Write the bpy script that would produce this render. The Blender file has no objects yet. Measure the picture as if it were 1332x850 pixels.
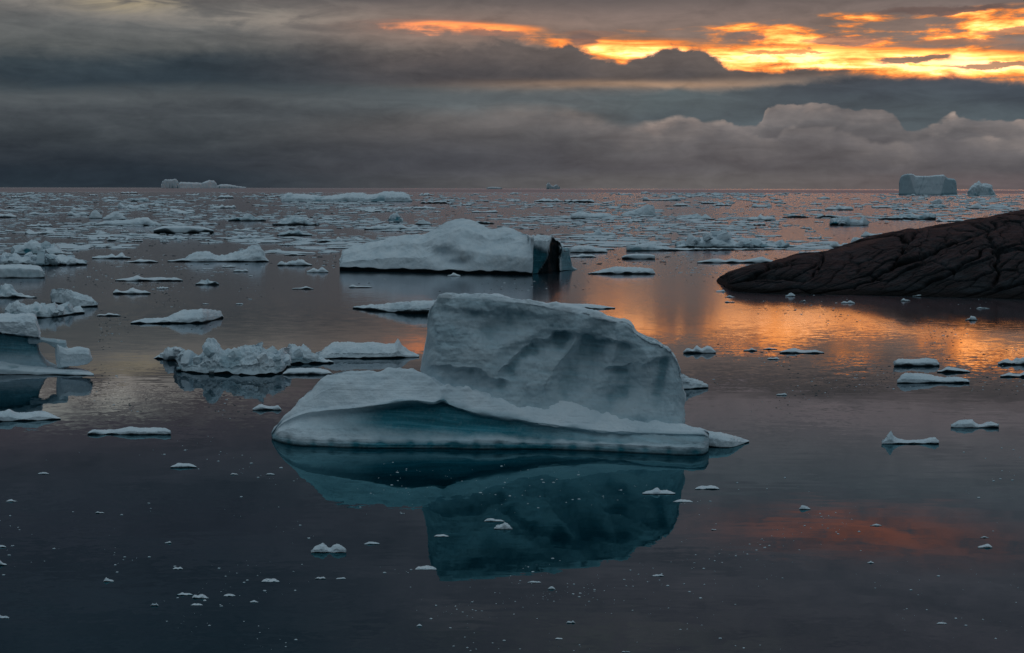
import bpy, math, random
import numpy as np
from mathutils import Matrix, Vector

random.seed(7)
rng = np.random.default_rng(11)
scene = bpy.context.scene
COL = scene.collection

# ------------------------------------------------------------------ camera
F_PX, PW, PH = 1830.0, 1332.0, 850.0
CAM_H = 15.0
PITCH = math.atan(180.0 / F_PX)
cam_data = bpy.data.cameras.new('camera')
cam = bpy.data.objects.new('camera', cam_data)
COL.objects.link(cam)
cam_data.sensor_width = 36.0
cam_data.lens = 36.0 * F_PX / PW
cam_data.clip_start = 0.5
cam_data.clip_end = 300000.0
R = (Matrix.Rotation(math.pi / 2 - PITCH, 4, 'X') @ Matrix.Rotation(math.radians(0.13), 4, 'Z'))
cam.matrix_world = Matrix.Translation((0, 0, CAM_H)) @ R
scene.camera = cam
R3 = R.to_3x3()


def ray(x, y):
    return R3 @ Vector(((x - PW / 2) / F_PX, -(y - PH / 2) / F_PX, -1.0))


def P(x, y, Y):
    "point on the line of sight through photo position x, y at distance Y"
    d = ray(x, y)
    return Vector((0, 0, CAM_H)) + d * (Y / d.y)


def W(x, y, z=0.0):
    "point on the water (height z) through photo position x, y"
    d = ray(x, y)
    return Vector((0, 0, CAM_H)) + d * ((z - CAM_H) / d.z)


def azel(x, y):
    d = ray(x, y)
    return math.degrees(math.atan2(d.x, d.y)), math.degrees(math.atan2(d.z, math.hypot(d.x, d.y)))


def lin(c):
    c = c / 255.0
    return c / 12.92 if c <= 0.04045 else ((c + 0.055) / 1.055) ** 2.4


def S(r, g, b):
    return (lin(r), lin(g), lin(b), 1.0)


# ------------------------------------------------------------------ node helpers
class G:
    "a small expression builder for node trees"
    def __init__(self, tree):
        self.t = tree

    def new(self, kind, **kw):
        n = self.t.nodes.new(kind)
        for k, v in kw.items():
            setattr(n, k, v)
        return n

    def put(self, sock, v):
        if isinstance(v, E):
            self.t.links.new(v.s, sock)
        elif v is not None:
            sock.default_value = v

    def math(self, op, a, b=None, c=None, clamp=False):
        n = self.new('ShaderNodeMath', operation=op, use_clamp=clamp)
        for i, v in enumerate((a, b, c)):
            if v is not None:
                self.put(n.inputs[i], v)
        return E(self, n.outputs[0])

    def step(self, v, a, b, lo=0.0, hi=1.0, kind='SMOOTHSTEP'):
        n = self.new('ShaderNodeMapRange', interpolation_type=kind)
        for i, q in enumerate((v, a, b, lo, hi)):
            self.put(n.inputs[i], q)
        return E(self, n.outputs[0])

    def xyz(self, x=0.0, y=0.0, z=0.0):
        n = self.new('ShaderNodeCombineXYZ')
        for i, q in enumerate((x, y, z)):
            self.put(n.inputs[i], q)
        return E(self, n.outputs[0])

    def sep(self, v):
        n = self.new('ShaderNodeSeparateXYZ')
        self.put(n.inputs[0], v)
        return [E(self, o) for o in n.outputs]

    def noise(self, vec, scale=1.0, detail=4.0, rough=0.5, dist=0.0, dim='3D', color=False):
        n = self.new('ShaderNodeTexNoise', noise_dimensions=dim)
        self.put(n.inputs['Vector'], vec)
        self.put(n.inputs['Scale'], scale)
        self.put(n.inputs['Detail'], detail)
        self.put(n.inputs['Roughness'], rough)
        self.put(n.inputs['Distortion'], dist)
        return E(self, n.outputs['Color' if color else 'Fac'])

    def voronoi(self, vec, scale=1.0, smooth=0.5, dim='2D', feature='SMOOTH_F1', detail=0.0, rough=0.5):
        n = self.new('ShaderNodeTexVoronoi', voronoi_dimensions=dim, feature=feature)
        self.put(n.inputs['Vector'], vec)
        self.put(n.inputs['Scale'], scale)
        if feature == 'SMOOTH_F1':
            self.put(n.inputs['Smoothness'], smooth)
        if 'Detail' in n.inputs:
            self.put(n.inputs['Detail'], detail)
            self.put(n.inputs['Roughness'], rough)
        return E(self, n.outputs['Distance'])

    def ramp(self, v, stops, interp='LINEAR'):
        n = self.new('ShaderNodeValToRGB')
        cr = n.color_ramp
        cr.interpolation = interp
        while len(cr.elements) < len(stops):
            cr.elements.new(0.5)
        for e, (p, c) in zip(cr.elements, stops):
            e.position = p
            e.color = c
        self.put(n.inputs[0], v)
        return E(self, n.outputs[0])

    def mix(self, f, a, b, mode='MIX'):
        n = self.new('ShaderNodeMix', data_type='RGBA', blend_type=mode)
        n.clamp_factor = True
        self.put(n.inputs[0], f)
        self.put(n.inputs[6], a)
        self.put(n.inputs[7], b)
        return E(self, n.outputs[2])

    def curve(self, v, pts, x0, x1, y0, y1):
        "a drawn curve through pts (x, y)"
        n = self.new('ShaderNodeFloatCurve')
        m = n.mapping
        c = m.curves[0]
        q = [((x - x0) / (x1 - x0), (y - y0) / (y1 - y0)) for x, y in pts]
        while len(c.points) < len(q):
            c.points.new(0.5, 0.5)
        for p_, (a, b) in zip(c.points, q):
            p_.location = (min(max(a, 0), 1), min(max(b, 0), 1))
        m.update()
        self.put(n.inputs['Value'], self.step(v, x0, x1, 0.0, 1.0, 'LINEAR'))
        return E(self, n.outputs[0]) * (y1 - y0) + y0


class E:
    def __init__(self, g, s):
        self.g, self.s = g, s

    def __add__(self, o): return self.g.math('ADD', self, o)
    __radd__ = __add__
    def __sub__(self, o): return self.g.math('SUBTRACT', self, o)
    def __rsub__(self, o): return self.g.math('SUBTRACT', o, self)
    def __mul__(self, o): return self.g.math('MULTIPLY', self, o)
    __rmul__ = __mul__
    def __truediv__(self, o): return self.g.math('DIVIDE', self, o)
    def __rtruediv__(self, o): return self.g.math('DIVIDE', o, self)
    def __pow__(self, o): return self.g.math('POWER', self, o)
    def sat(self): return self.g.math('ADD', self, 0.0, clamp=True)


# ------------------------------------------------------------------ sky
KD = 31.94          # sky coordinates u, v below: KD units to a degree of azimuth / elevation
SUN_AZ, SUN_EL = 11.5, 5.0

world = bpy.data.worlds.new('World')
scene.world = world
world.use_nodes = True
wt = world.node_tree
wt.nodes.clear()
g = G(wt)


def uv(x, y):
    a, e = azel(x, y)
    return a * KD, e * KD


def gp(u, v, cu, cv, su, sv):
    "a soft oval"
    a = (u - cu) / su
    b = (v - cv) / sv
    return g.math('EXPONENT', (a * a + b * b) * -1.0)


def build_sky():
    tc = g.new('ShaderNodeTexCoord')
    d = E(g, tc.outputs['Generated'])
    dx, dy, dz = g.sep(d)
    u = g.math('ARCTAN2', dx, dy) * (180 / math.pi * KD)
    v = g.math('ARCSINE', dz) * (180 / math.pi * KD)
    # big lazy warps and streak noises
    st1 = g.noise(g.xyz(u * 0.0042, v * 0.026), 1, 6, 0.55, 0.3, '2D') - 0.5
    st2 = g.noise(g.xyz(u * 0.010 + 7.3, v * 0.05 + 2.1), 1, 5, 0.6, 0.5, '2D') - 0.5
    puff = g.noise(g.xyz(u * 0.014 + 3.7, v * 0.022 + 9.1), 1, 7, 0.55, 0.2, '2D') - 0.5
    fine = g.noise(g.xyz(u * 0.035 + 1.7, v * 0.075 + 5.1), 1, 5, 0.6, 0.4, '2D') - 0.5
    warpv = v + st1 * 34 + fine * 8
    # L0 base gradients
    def vr(stops):
        return [((p) / 700.0, S(*c)) for p, c in stops]
    f = g.step(warpv, 0, 700, 0, 1, 'LINEAR')
    left = g.ramp(f, vr([(0, (36, 48, 58)), (14, (38, 49, 59)), (40, (47, 55, 63)), (60, (57, 64, 70)), (90, (72, 78, 83)), (112, (78, 84, 88)), (124, (64, 73, 79)), (134, (52, 63, 71)),
                         (152, (58, 69, 76)), (172, (86, 90, 91)), (200, (102, 104, 104)), (222, (108, 106, 104)), (240, (98, 92, 91)),
                         (300, (96, 79, 86)), (420, (103, 74, 84)), (560, (100, 81, 92)), (700, (100, 85, 97))]))
    right = g.ramp(f, vr([(0, (86, 86, 91)), (20, (92, 92, 94)), (90, (88, 92, 95)), (112, (92, 102, 107)), (140, (96, 103, 106)),
                          (160, (112, 108, 106)), (200, (117, 108, 105)), (226, (114, 104, 102)), (243, (90, 85, 86)),
                          (275, (138, 122, 124)), (350, (158, 123, 126)), (410, (154, 112, 118)), (480, (156, 110, 116)), (590, (172, 116, 122)), (700, (154, 110, 118))]))
    c = g.mix(g.step(u + st1 * 160, -420, 260), left, right)
    # cream gap high on the left and a streak across the top
    m = gp(u, v, -545, 258, 150, 24) * g.step(st2 + 0.5, 0.36, 0.62)
    c = g.mix(m * 0.9, c, S(214, 205, 194))
    m = gp(u, v + st1 * 30, -480, 227, 70, 9) * g.step(st2, -0.2, 0.12)
    c = g.mix(m * 0.85, c, S(166, 152, 122))
    m = gp(u, v + st1 * 40, -340, 216, 150, 17) * g.step(st1 + st2, -0.12, 0.2)
    c = g.mix(m * 0.7, c, S(140, 134, 126))
    m = gp(u, v + st1 * 20, -330, 238, 190, 5)
    c = g.mix(m * 0.75, c, S(78, 78, 82))
    # high red and brown patches, above the frame but mirrored in the water
    m = gp(u, v + st2 * 16, 458, 432, 160, 25) * g.step(st2 + fine * 0.9, -0.48, 0.14)
    c = g.mix(m * 0.95, c, S(255, 112, 90))
    m = gp(u, v, 150, 590, 260, 45) * g.step(st2, -0.2, 0.2)
    c = g.mix(m * 0.45, c, S(150, 116, 104))
    # L1 the burning break in the cloud: a hot lower seam, a cooler red start and torn orange cloud above
    yc = g.curve(u, [(-260, 204), (-170, 205), (-60, 203), (20, 196), (70, 184), (130, 175), (210, 170), (320, 164), (440, 158), (560, 152), (640, 148), (800, 142)], -260, 800, 0, 300)
    wid = g.curve(u, [(-260, 7), (-160, 9), (-60, 12), (40, 15), (130, 19), (240, 18), (330, 19), (480, 19), (640, 20), (800, 20)], -260, 800, 0, 300)
    tt = (v + st2 * 9 + fine * 5 - yc) / wid
    seam = g.math('EXPONENT', tt * tt * -1.0)
    along = g.curve(u, [(-260, 0.0), (-195, 0.34), (-120, 0.56), (-20, 0.56), (40, 0.58), (110, 0.90), (200, 1.05), (330, 1.12), (560, 1.12), (800, 0.8)], -260, 800, 0, 1.2)
    stk = g.noise(g.xyz(u * 0.0065 + 11.0, v * 0.085 + 1.0), 1, 5, 0.55, 0.25, '2D') - 0.5
    heat = seam * along * (0.84 + stk * 1.5 + st2 * 0.6 + fine * 0.5)
    torn = g.noise(g.xyz(u * 0.0075 + 21.0, v * 0.042 + 4.0), 1, 7, 0.62, 0.15, '2D')
    zone = g.step(u, 60, 420, 0.35, 1.0) * g.step(u, -40, 90)
    hi = g.curve(u, [(-40, 206), (100, 208), (300, 212), (380, 222), (480, 222), (640, 226), (800, 230)], -40, 800, 0, 300)
    upper = zone * g.step(hi - v + st1 * 14, -3, 10) * g.step(v, yc - 6, yc + 8)
    heat2 = upper * (g.step(torn, 0.40, 0.66, 0.18, 0.86, 'LINEAR') + fine * 0.18)
    heat = g.math('MAXIMUM', heat, heat2)
    hot = g.ramp(heat.sat(), [(0.0, S(118, 103, 98)), (0.22, S(132, 110, 100)), (0.36, S(172, 122, 94)), (0.5, S(230, 140, 70)), (0.64, S(250, 178, 90)),
                              (0.82, S(255, 214, 122)), (0.97, S(255, 240, 178))])
    hot = g.mix(g.step(u, 80, -80) * 0.7, hot, g.ramp(heat.sat(), [(0.0, S(118, 103, 98)), (0.25, S(136, 108, 100)), (0.42, S(214, 138, 104)), (0.6, S(244, 160, 100)), (1.0, S(254, 196, 120))]))
    hot = g.mix(1.0, hot, g.mix(g.step(heat, 0.34, 0.95), (1.0, 1.0, 1.0, 1), (2.9, 1.5, 1.3, 1)), 'MULTIPLY')
    halo = gp(u, v, 360, 178, 420, 42) + gp(u, v, -80, 202, 160, 22)
    c = g.mix(halo.sat() * 0.42, c, S(158, 124, 106))
    c = g.mix(g.step(heat, 0.06, 0.42), c, hot)
    # scraps of dark cloud lying across the break
    for cu, cv, su, sv, k, col in [(500, 158, 46, 4.2, .92, S(134, 114, 102)), (600, 149, 60, 3.6, .8, S(146, 118, 98)), (300, 191, 26, 5, .75, S(126, 106, 100)), (530, 217, 80, 5.5, .9, S(110, 92, 88)), (-20, 196, 46, 5, .7, S(150, 112, 98)),
                                   (420, 184, 50, 5, .65, S(140, 112, 102)), (560, 178, 70, 5, .6, S(150, 114, 96)), (350, 172, 60, 2.4, .6, S(196, 140, 90)), (640, 190, 60, 4, .6, S(150, 118, 100)), (100, 196, 34, 5, .7, S(140, 110, 98)), (86, 188, 20, 9, .75, S(126, 104, 98))]:
        m = gp(u + st2 * 50, v + st2 * 14 + fine * 10, cu, cv, su, sv)
        c = g.mix(g.step(m, 0.18, 0.6) * (k * 0.4 + 0.6), c, col)
    # L2 the long dark stratus with its humped top
    top = g.curve(u, [(-640, 150), (-420, 166), (-230, 186), (-150, 182), (-60, 186), (0, 184), (40, 181), (70, 182), (92, 177), (108, 170), (136, 163), (160, 165), (184, 174),
                      (214, 180), (246, 172), (280, 158), (315, 151), (380, 150), (440, 145), (500, 136), (580, 128), (700, 120)], -640, 700, 0, 300)
    bot = g.curve(u, [(-640, 118), (-300, 130), (-100, 129), (100, 130), (260, 132), (330, 133), (420, 140), (470, 150), (700, 160)], -640, 700, 0, 300)
    edge = v + puff * 26 + fine * 12
    soft = g.step(u, -260, 60, 30, 5)
    a2 = g.step(top - edge, soft * -0.35, soft) * g.step(v + st1 * 10, bot - 3, bot + 9)
    shade = g.step((top - edge) + puff * 40, 0, 52)
    c2 = g.mix(shade, S(98, 90, 88), S(72, 71, 75))
    c2 = g.mix(g.step(u, -60, -420), c2, S(48, 60, 69))
    c = g.mix(a2 * g.step(u, -700, -380, 0.45, 1.0), c, c2)
    m = gp(u, v + st1 * 14, 190, 131, 190, 5.5)
    c = g.mix(m * 0.62, c, S(188, 150, 120))
    # L3 blue-grey bank on the right
    t3 = g.curve(u, [(0, 118), (90, 124), (200, 126), (300, 128), (380, 138), (460, 142), (540, 140), (640, 132), (760, 128)], 0, 760, 0, 300)
    e3 = v + puff * 18 + fine * 8
    a3 = g.step(t3 - e3, -2, 9) * g.step(u + st1 * 120, 40, 190)
    c3 = g.mix(g.step(u, 180, 420), S(86, 98, 103), S(60, 71, 82))
    c3 = g.mix(g.step(t3 - e3 + st2 * 20, 14, 50), c3, S(76, 89, 97))
    c = g.mix(a3 * 0.95, c, c3)
    # L4 the cumulus bank: heaped and crisp on the right, smooth on the left
    t4 = g.curve(u, [(-420, 80), (-260, 92), (-120, 100), (-10, 106), (52, 107), (92, 98), (128, 90), (180, 86), (210, 95), (258, 88), (318, 90), (325, 107), (345, 110), (370, 111), (392, 115), (425, 110),
                     (445, 110), (476, 102), (496, 87), (514, 82), (528, 86), (556, 93), (594, 93), (640, 85), (760, 82)], -420, 760, 0, 300)
    bw = g.step(u, 60, 300, 0.12, 1.0)
    bil = (g.voronoi(g.xyz(u * 0.0165 + puff * 0.55, v * 0.027 + fine * 0.35), 1, 0.25, '2D', detail=2.5, rough=0.5) - 0.42) * bw
    e4 = v + bil * 15 + fine * 7 * bw + puff * 5
    crisp = g.step(u, -60, 260, 30, 3.2)
    a4 = g.step(t4 - e4, crisp * -0.3, crisp)
    dep = t4 - v + bil * 26 + puff * 40 + st1 * 14
    c4 = g.ramp(g.step(dep, -6, 96, 0, 1, 'LINEAR'), [(0.0, S(168, 153, 145)), (0.08, S(142, 131, 127)), (0.22, S(116, 112, 113)), (0.45, S(95, 95, 99)), (0.75, S(78, 79, 85)), (1.0, S(85, 87, 93))])
    c4 = g.mix(g.step(u, 300, -240) * 0.95, c4, g.mix(g.step(v, 35, 100), S(62, 67, 75), S(94, 92, 92)))
    a4 = a4 * g.step(u, -420, -60)
    c = g.mix(a4, c, c4)
    t5 = g.curve(u, [(130, 66), (190, 78), (240, 84), (275, 85), (300, 79), (330, 73), (350, 82), (380, 86), (410, 83), (440, 72), (470, 66), (500, 68), (530, 75), (560, 72), (600, 66), (640, 70), (760, 66)], 130, 760, 0, 300)
    e5 = v + bil * 12 + fine * 5 + puff * 5
    a5 = g.step(t5 - e5, 0, 7) * g.step(u, 150, 260) * 0.85
    d5 = t5 - v + bil * 18 + puff * 26
    c5 = g.ramp(g.step(d5, -4, 70, 0, 1, 'LINEAR'), [(0.0, S(150, 138, 133)), (0.14, S(120, 115, 115)), (0.42, S(97, 96, 100)), (0.8, S(80, 81, 87)), (1.0, S(86, 87, 92))])
    c = g.mix(a5, c, c5)
    # L5 soft haze band over the horizon
    hz = g.mix(g.step(u, -420, 200), S(40, 52, 62), S(94, 94, 96))
    hz = g.mix(g.step(u, 250, 620), hz, S(96, 89, 93))
    c = g.mix(g.step(v + st1 * 12, 27, 6) * 0.85, c, hz)
    # layered texture over everything in front
    c = g.mix(1.0, c, g.ramp((st1 * 0.8 + st2 * 0.7 + fine * 0.35 + 0.5).sat(), [(0.2, (0.74, 0.75, 0.77, 1)), (0.5, (1, 1, 1, 1)), (0.8, (1.26, 1.24, 1.22, 1))]), 'MULTIPLY')
    # the rest of the dome: even overcast, blue-grey; plus the open-sky glow
    dome = g.mix(g.step(g.noise(d, 1.6, 5, 0.55), 0.3, 0.7), (0.172, 0.222, 0.258, 1), (0.232, 0.288, 0.325, 1))
    dome = g.mix(1.0, dome, g.ramp(g.step(dz, 0.0, 0.85), [(0.0, (0.52, 0.54, 0.57, 1)), (1.0, (1.32, 1.31, 1.30, 1))]), 'MULTIPLY')
    away = g.math('MAXIMUM', g.step(v, 560, 1000), g.step(g.math('ABSOLUTE', u), 900, 1900))
    c = g.mix(away, c, dome)
    sky = g.new('ShaderNodeTexSky', sky_type='NISHITA', sun_disc=False)
    sky.sun_elevation = math.radians(SUN_EL)
    sky.sun_rotation = math.radians(SUN_AZ)
    return c, E(g, sky.outputs[0])


cloud, clear = build_sky()
bg1 = g.new('ShaderNodeBackground')
g.put(bg1.inputs[0], cloud)
bg1.inputs[1].default_value = 1.0
bg2 = g.new('ShaderNodeBackground')
g.put(bg2.inputs[0], clear)
bg2.inputs[1].default_value = 0.05
mixs = g.new('ShaderNodeMixShader')
mixs.inputs[0].default_value = 0.995      # a near-total cloud cover over the clear dusk sky
wt.links.new(bg2.outputs[0], mixs.inputs[1])
wt.links.new(bg1.outputs[0], mixs.inputs[2])
wo = g.new('ShaderNodeOutputWorld')
wt.links.new(mixs.outputs[0], wo.inputs[0])
world.cycles.sampling_method = 'MANUAL'
world.cycles.sample_map_resolution = 1024

sun_data = bpy.data.lights.new('sun', 'SUN')
sun = bpy.data.objects.new('sun', sun_data)
COL.objects.link(sun)
sun_data.energy = 0.015
sun_data.angle = math.radians(120.0)
sun_data.color = (1.0, 0.62, 0.32)
sd = Vector((math.sin(math.radians(SUN_AZ)) * math.cos(math.radians(SUN_EL)), math.cos(math.radians(SUN_AZ)) * math.cos(math.radians(SUN_EL)), math.sin(math.radians(SUN_EL))))
sun.rotation_euler = (-sd).to_track_quat('-Z', 'Y').to_euler()
sun.location = (60, 300, 120)

scene.view_settings.view_transform = 'Standard'
scene.view_settings.look = 'None'
scene.view_settings.exposure = 0.0
scene.render.engine = 'CYCLES'
scene.cycles.use_denoising = True
scene.cycles.max_bounces = 5
scene.cycles.diffuse_bounces = 3
scene.cycles.glossy_bounces = 3
scene.cycles.caustics_reflective = False
scene.cycles.caustics_refractive = False


# ------------------------------------------------------------------ materials
def material(name):
    m = bpy.data.materials.new(name)
    m.use_nodes = True
    m.node_tree.nodes.clear()
    gg = G(m.node_tree)
    bs = gg.new('ShaderNodeBsdfPrincipled')
    out = gg.new('ShaderNodeOutputMaterial')
    m.node_tree.links.new(bs.outputs[0], out.inputs[0])
    return m, gg, bs


def make_water():
    m, q, bs = material('sea_water')
    geo = q.new('ShaderNodeNewGeometry')
    x, y, z = q.sep(E(q, geo.outputs['Position']))
    # slopes of the tiny ripples, strongest in wind-brushed streaks
    streak = q.noise(q.xyz(x * 0.012, y * 0.05), 1, 4, 0.6, 0.6, '2D')
    patch = q.step(streak, 0.47, 0.66)
    near = q.step(y, 105, 200)
    far = q.step(y, 150, 700)
    n1 = q.noise(q.xyz(x * 0.55, y * 1.1), 1, 3, 0.5, 0.2, '2D', color=True)
    n2 = q.noise(q.xyz(x * 2.2 + 5.0, y * 3.6), 1, 2, 0.5, 0.0, '2D', color=True)
    n3 = q.noise(q.xyz(x * 0.09, y * 0.22), 1, 3, 0.55, 0.3, '2D', color=True)
    a1, b1, _ = q.sep(n1)
    a2, b2, _ = q.sep(n2)
    a3, b3, _ = q.sep(n3)
    amp1 = 0.0036 + near * 0.012 + patch * 0.014 + far * 0.014
    amp2 = 0.0018 + near * 0.006 + patch * 0.016 + far * 0.016
    n4 = q.noise(q.xyz(x * 0.30, y * 1.5 + 3.0), 1, 2, 0.5, 0.4, '2D') - 0.5
    br = q.step(q.noise(q.xyz(x * 0.035 + 4.0, y * 0.03), 1, 3, 0.55, 0.3, '2D'), 0.44, 0.62)
    sx = (a1 - 0.5) * amp1 + (a2 - 0.5) * amp2 + (a3 - 0.5) * 0.004
    sy = n4 * (br * 0.012 + 0.0015) + (b1 - 0.5) * amp1 + (b2 - 0.5) * amp2 + (b3 - 0.5) * 0.004
    nv = q.new('ShaderNodeVectorMath', operation='NORMALIZE')
    q.put(nv.inputs[0], q.xyz(sx, sy, 1.0))
    nrm = E(q, nv.outputs[0])
    gl = q.new('ShaderNodeBsdfGlossy')
    q.put(gl.inputs['Normal'], nrm)
    df = q.new('ShaderNodeBsdfDiffuse')
    q.put(df.inputs['Color'], (0.0004, 0.0165, 0.0240, 1))
    fr = q.new('ShaderNodeFresnel')
    fr.inputs['IOR'].default_value = 1.333
    q.put(fr.inputs['Normal'], nrm)
    frv = E(q, fr.outputs[0])
    tint = q.mix(q.step(frv, 0.27, 0.46), (0.40, 0.90, 1.0, 1), (0.92, 0.955, 1.0, 1))
    belt = q.step(y, 4300, 5000) * q.step(y, 22000, 14000)
    q.put(gl.inputs['Color'], q.mix(belt, tint, (0.42, 0.38, 0.38, 1)))
    mx = q.new('ShaderNodeMixShader')
    q.put(mx.inputs[0], E(q, fr.outputs[0]))
    m.node_tree.links.new(df.outputs[0], mx.inputs[1])
    m.node_tree.links.new(gl.outputs[0], mx.inputs[2])
    out = [n for n in m.node_tree.nodes if n.type == 'OUTPUT_MATERIAL'][0]
    m.node_tree.links.new(mx.outputs[0], out.inputs[0])
    m.node_tree.nodes.remove(bs)
    # a breeze-roughened belt under the horizon
    q.put(gl.inputs['Roughness'], belt * 0.30 + near * 0.105 + 0.012)
    return m


def make_ice():
    "snow-covered ice; vertex attributes mark blue ice, also shade painted on faces and in hollows, and dark wet ice"
    m, q, bs = material('iceberg_ice')
    geo = q.new('ShaderNodeNewGeometry')
    pos = E(q, geo.outputs['Position'])
    px, py, pz = q.sep(pos)
    def attr(n):
        a = q.new('ShaderNodeAttribute', attribute_name=n)
        return E(q, a.outputs['Fac'])
    n1 = q.noise(pos, 0.55, 6, 0.6, 0.3)
    n2 = q.noise(pos, 5.0, 5, 0.62)
    snow = q.ramp(n1, [(0.3, (0.60, 0.71, 0.77, 1)), (0.52, (0.72, 0.81, 0.86, 1)), (0.75, (0.80, 0.865, 0.895, 1))])
    lay = q.noise(q.xyz(px * 0.22, py * 0.22, pz * 4.5 + px * 0.35), 1, 4, 0.6, 0.4)
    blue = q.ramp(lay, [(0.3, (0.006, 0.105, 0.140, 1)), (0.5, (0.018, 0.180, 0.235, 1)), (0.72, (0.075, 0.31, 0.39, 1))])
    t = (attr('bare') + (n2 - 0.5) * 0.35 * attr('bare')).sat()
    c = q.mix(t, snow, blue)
    c = q.mix(attr('wet').sat(), c, (0.004, 0.011, 0.014, 1))
    q.put(bs.inputs['Base Color'], c)
    q.put(bs.inputs['Roughness'], 0.62)
    q.put(bs.inputs['Specular IOR Level'], 0.25 - attr('wet').sat() * 0.2)
    bp = q.new('ShaderNodeBump')
    bp.inputs['Strength'].default_value = 0.7
    bp.inputs['Distance'].default_value = 0.12
    q.put(bp.inputs['Height'], q.noise(pos, 2.3, 7, 0.62) + n2 * 0.35)
    q.put(bs.inputs['Normal'], E(q, bp.outputs[0]))
    return m


def make_rock():
    m, q, bs = material('wet_dark_rock')
    geo = q.new('ShaderNodeNewGeometry')
    pos = E(q, geo.outputs['Position'])
    n1 = q.noise(pos, 0.35, 6, 0.6, 0.4)
    n2 = q.noise(pos, 3.0, 5, 0.6)
    a = q.new('ShaderNodeAttribute', attribute_name='crack')
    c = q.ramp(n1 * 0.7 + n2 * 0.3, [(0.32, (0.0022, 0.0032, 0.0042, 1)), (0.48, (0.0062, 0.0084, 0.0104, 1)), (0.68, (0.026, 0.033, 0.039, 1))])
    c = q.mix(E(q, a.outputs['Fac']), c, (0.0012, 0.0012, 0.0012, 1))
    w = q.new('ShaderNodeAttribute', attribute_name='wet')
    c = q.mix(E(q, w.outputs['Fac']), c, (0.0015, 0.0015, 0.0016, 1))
    q.put(bs.inputs['Base Color'], c)
    bs.inputs['Roughness'].default_value = 0.55
    bs.inputs['Specular IOR Level'].default_value = 0.03
    bp = q.new('ShaderNodeBump')
    bp.inputs['Strength'].default_value = 0.6
    bp.inputs['Distance'].default_value = 0.4
    q.put(bp.inputs['Height'], q.noise(pos, 1.1, 8, 0.65))
    q.put(bs.inputs['Normal'], E(q, bp.outputs[0]))
    return m


M_WATER, M_ICE, M_ROCK = make_water(), make_ice(), make_rock()


def tag(o, label=None, cat=None, group=None, kind=None):
    for k, v in (('label', label), ('category', cat), ('group', group), ('kind', kind)):
        if v:
            o[k] = v
    return o


def empty(name, loc):
    o = bpy.data.objects.new(name, None)
    o.empty_display_size = 1.0
    COL.objects.link(o)
    o.location = loc
    return o


def mesh_object(name, verts, faces, mat, parent=None, attrs=None, smooth=True, loc=None):
    me = bpy.data.meshes.new(name)
    me.from_pydata(np.asarray(verts).tolist(), [], faces if isinstance(faces, list) else np.asarray(faces).tolist())
    me.materials.append(mat)
    if smooth:
        me.polygons.foreach_set('use_smooth', np.ones(len(me.polygons), dtype=bool))
    for k, a in (attrs or {}).items():
        at = me.attributes.new(k, 'FLOAT', 'POINT')
        at.data.foreach_set('value', np.asarray(a, dtype=np.float32))
    me.update()
    o = bpy.data.objects.new(name, me)
    COL.objects.link(o)
    if parent is not None:
        o.parent = parent
    if loc is not None:
        o.location = loc
    return o


# ------------------------------------------------------------------ water sheet
def sea():
    xs = [-90000, -6000, -600, 0, 600, 6000, 90000]
    ys = [-3000, -50, 60, 200, 700, 3000, 12000, 120000]
    vs = [(x, y, 0.0) for y in ys for x in xs]
    n = len(xs)
    fs = [(j * n + i, j * n + i + 1, (j + 1) * n + i + 1, (j + 1) * n + i) for j in range(len(ys) - 1) for i in range(n - 1)]
    return tag(mesh_object('sea', vs, fs, M_WATER, smooth=False), kind='structure')


sea()


# ------------------------------------------------------------------ numeric noise and lofting
_perm = np.random.default_rng(5).permutation(256)
_perm = np.concatenate([_perm, _perm, _perm])
_ga = np.random.default_rng(6).normal(size=(256, 3))
_ga /= np.linalg.norm(_ga, axis=1)[:, None]


def perlin(p):
    p = np.asarray(p, dtype=float)
    i = np.floor(p).astype(int)
    f = p - i
    w = f * f * f * (f * (f * 6 - 15) + 10)
    i &= 255
    out = 0.0
    for a in (0, 1):
        for b in (0, 1):
            for c in (0, 1):
                h = _perm[_perm[_perm[i[..., 0] + a] + i[..., 1] + b] + i[..., 2] + c] & 255
                gd = _ga[h]
                d = f - np.array([a, b, c])
                dot = (gd * d).sum(-1)
                wx = w[..., 0] if a else 1 - w[..., 0]
                wy = w[..., 1] if b else 1 - w[..., 1]
                wz = w[..., 2] if c else 1 - w[..., 2]
                out = out + dot * wx * wy * wz
    return out


def fbm(p, octaves=4, gain=0.5, ridged=False):
    p = np.asarray(p, dtype=float)
    s, a, t = 0.0, 1.0, 0.0
    for k in range(octaves):
        n = perlin(p * 2.0 ** k + 17.3 * k)
        if ridged:
            n = 0.5 - 2.0 * np.abs(n)
        s = s + a * n
        t += a
        a *= gain
    return s / t * 1.6


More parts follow.
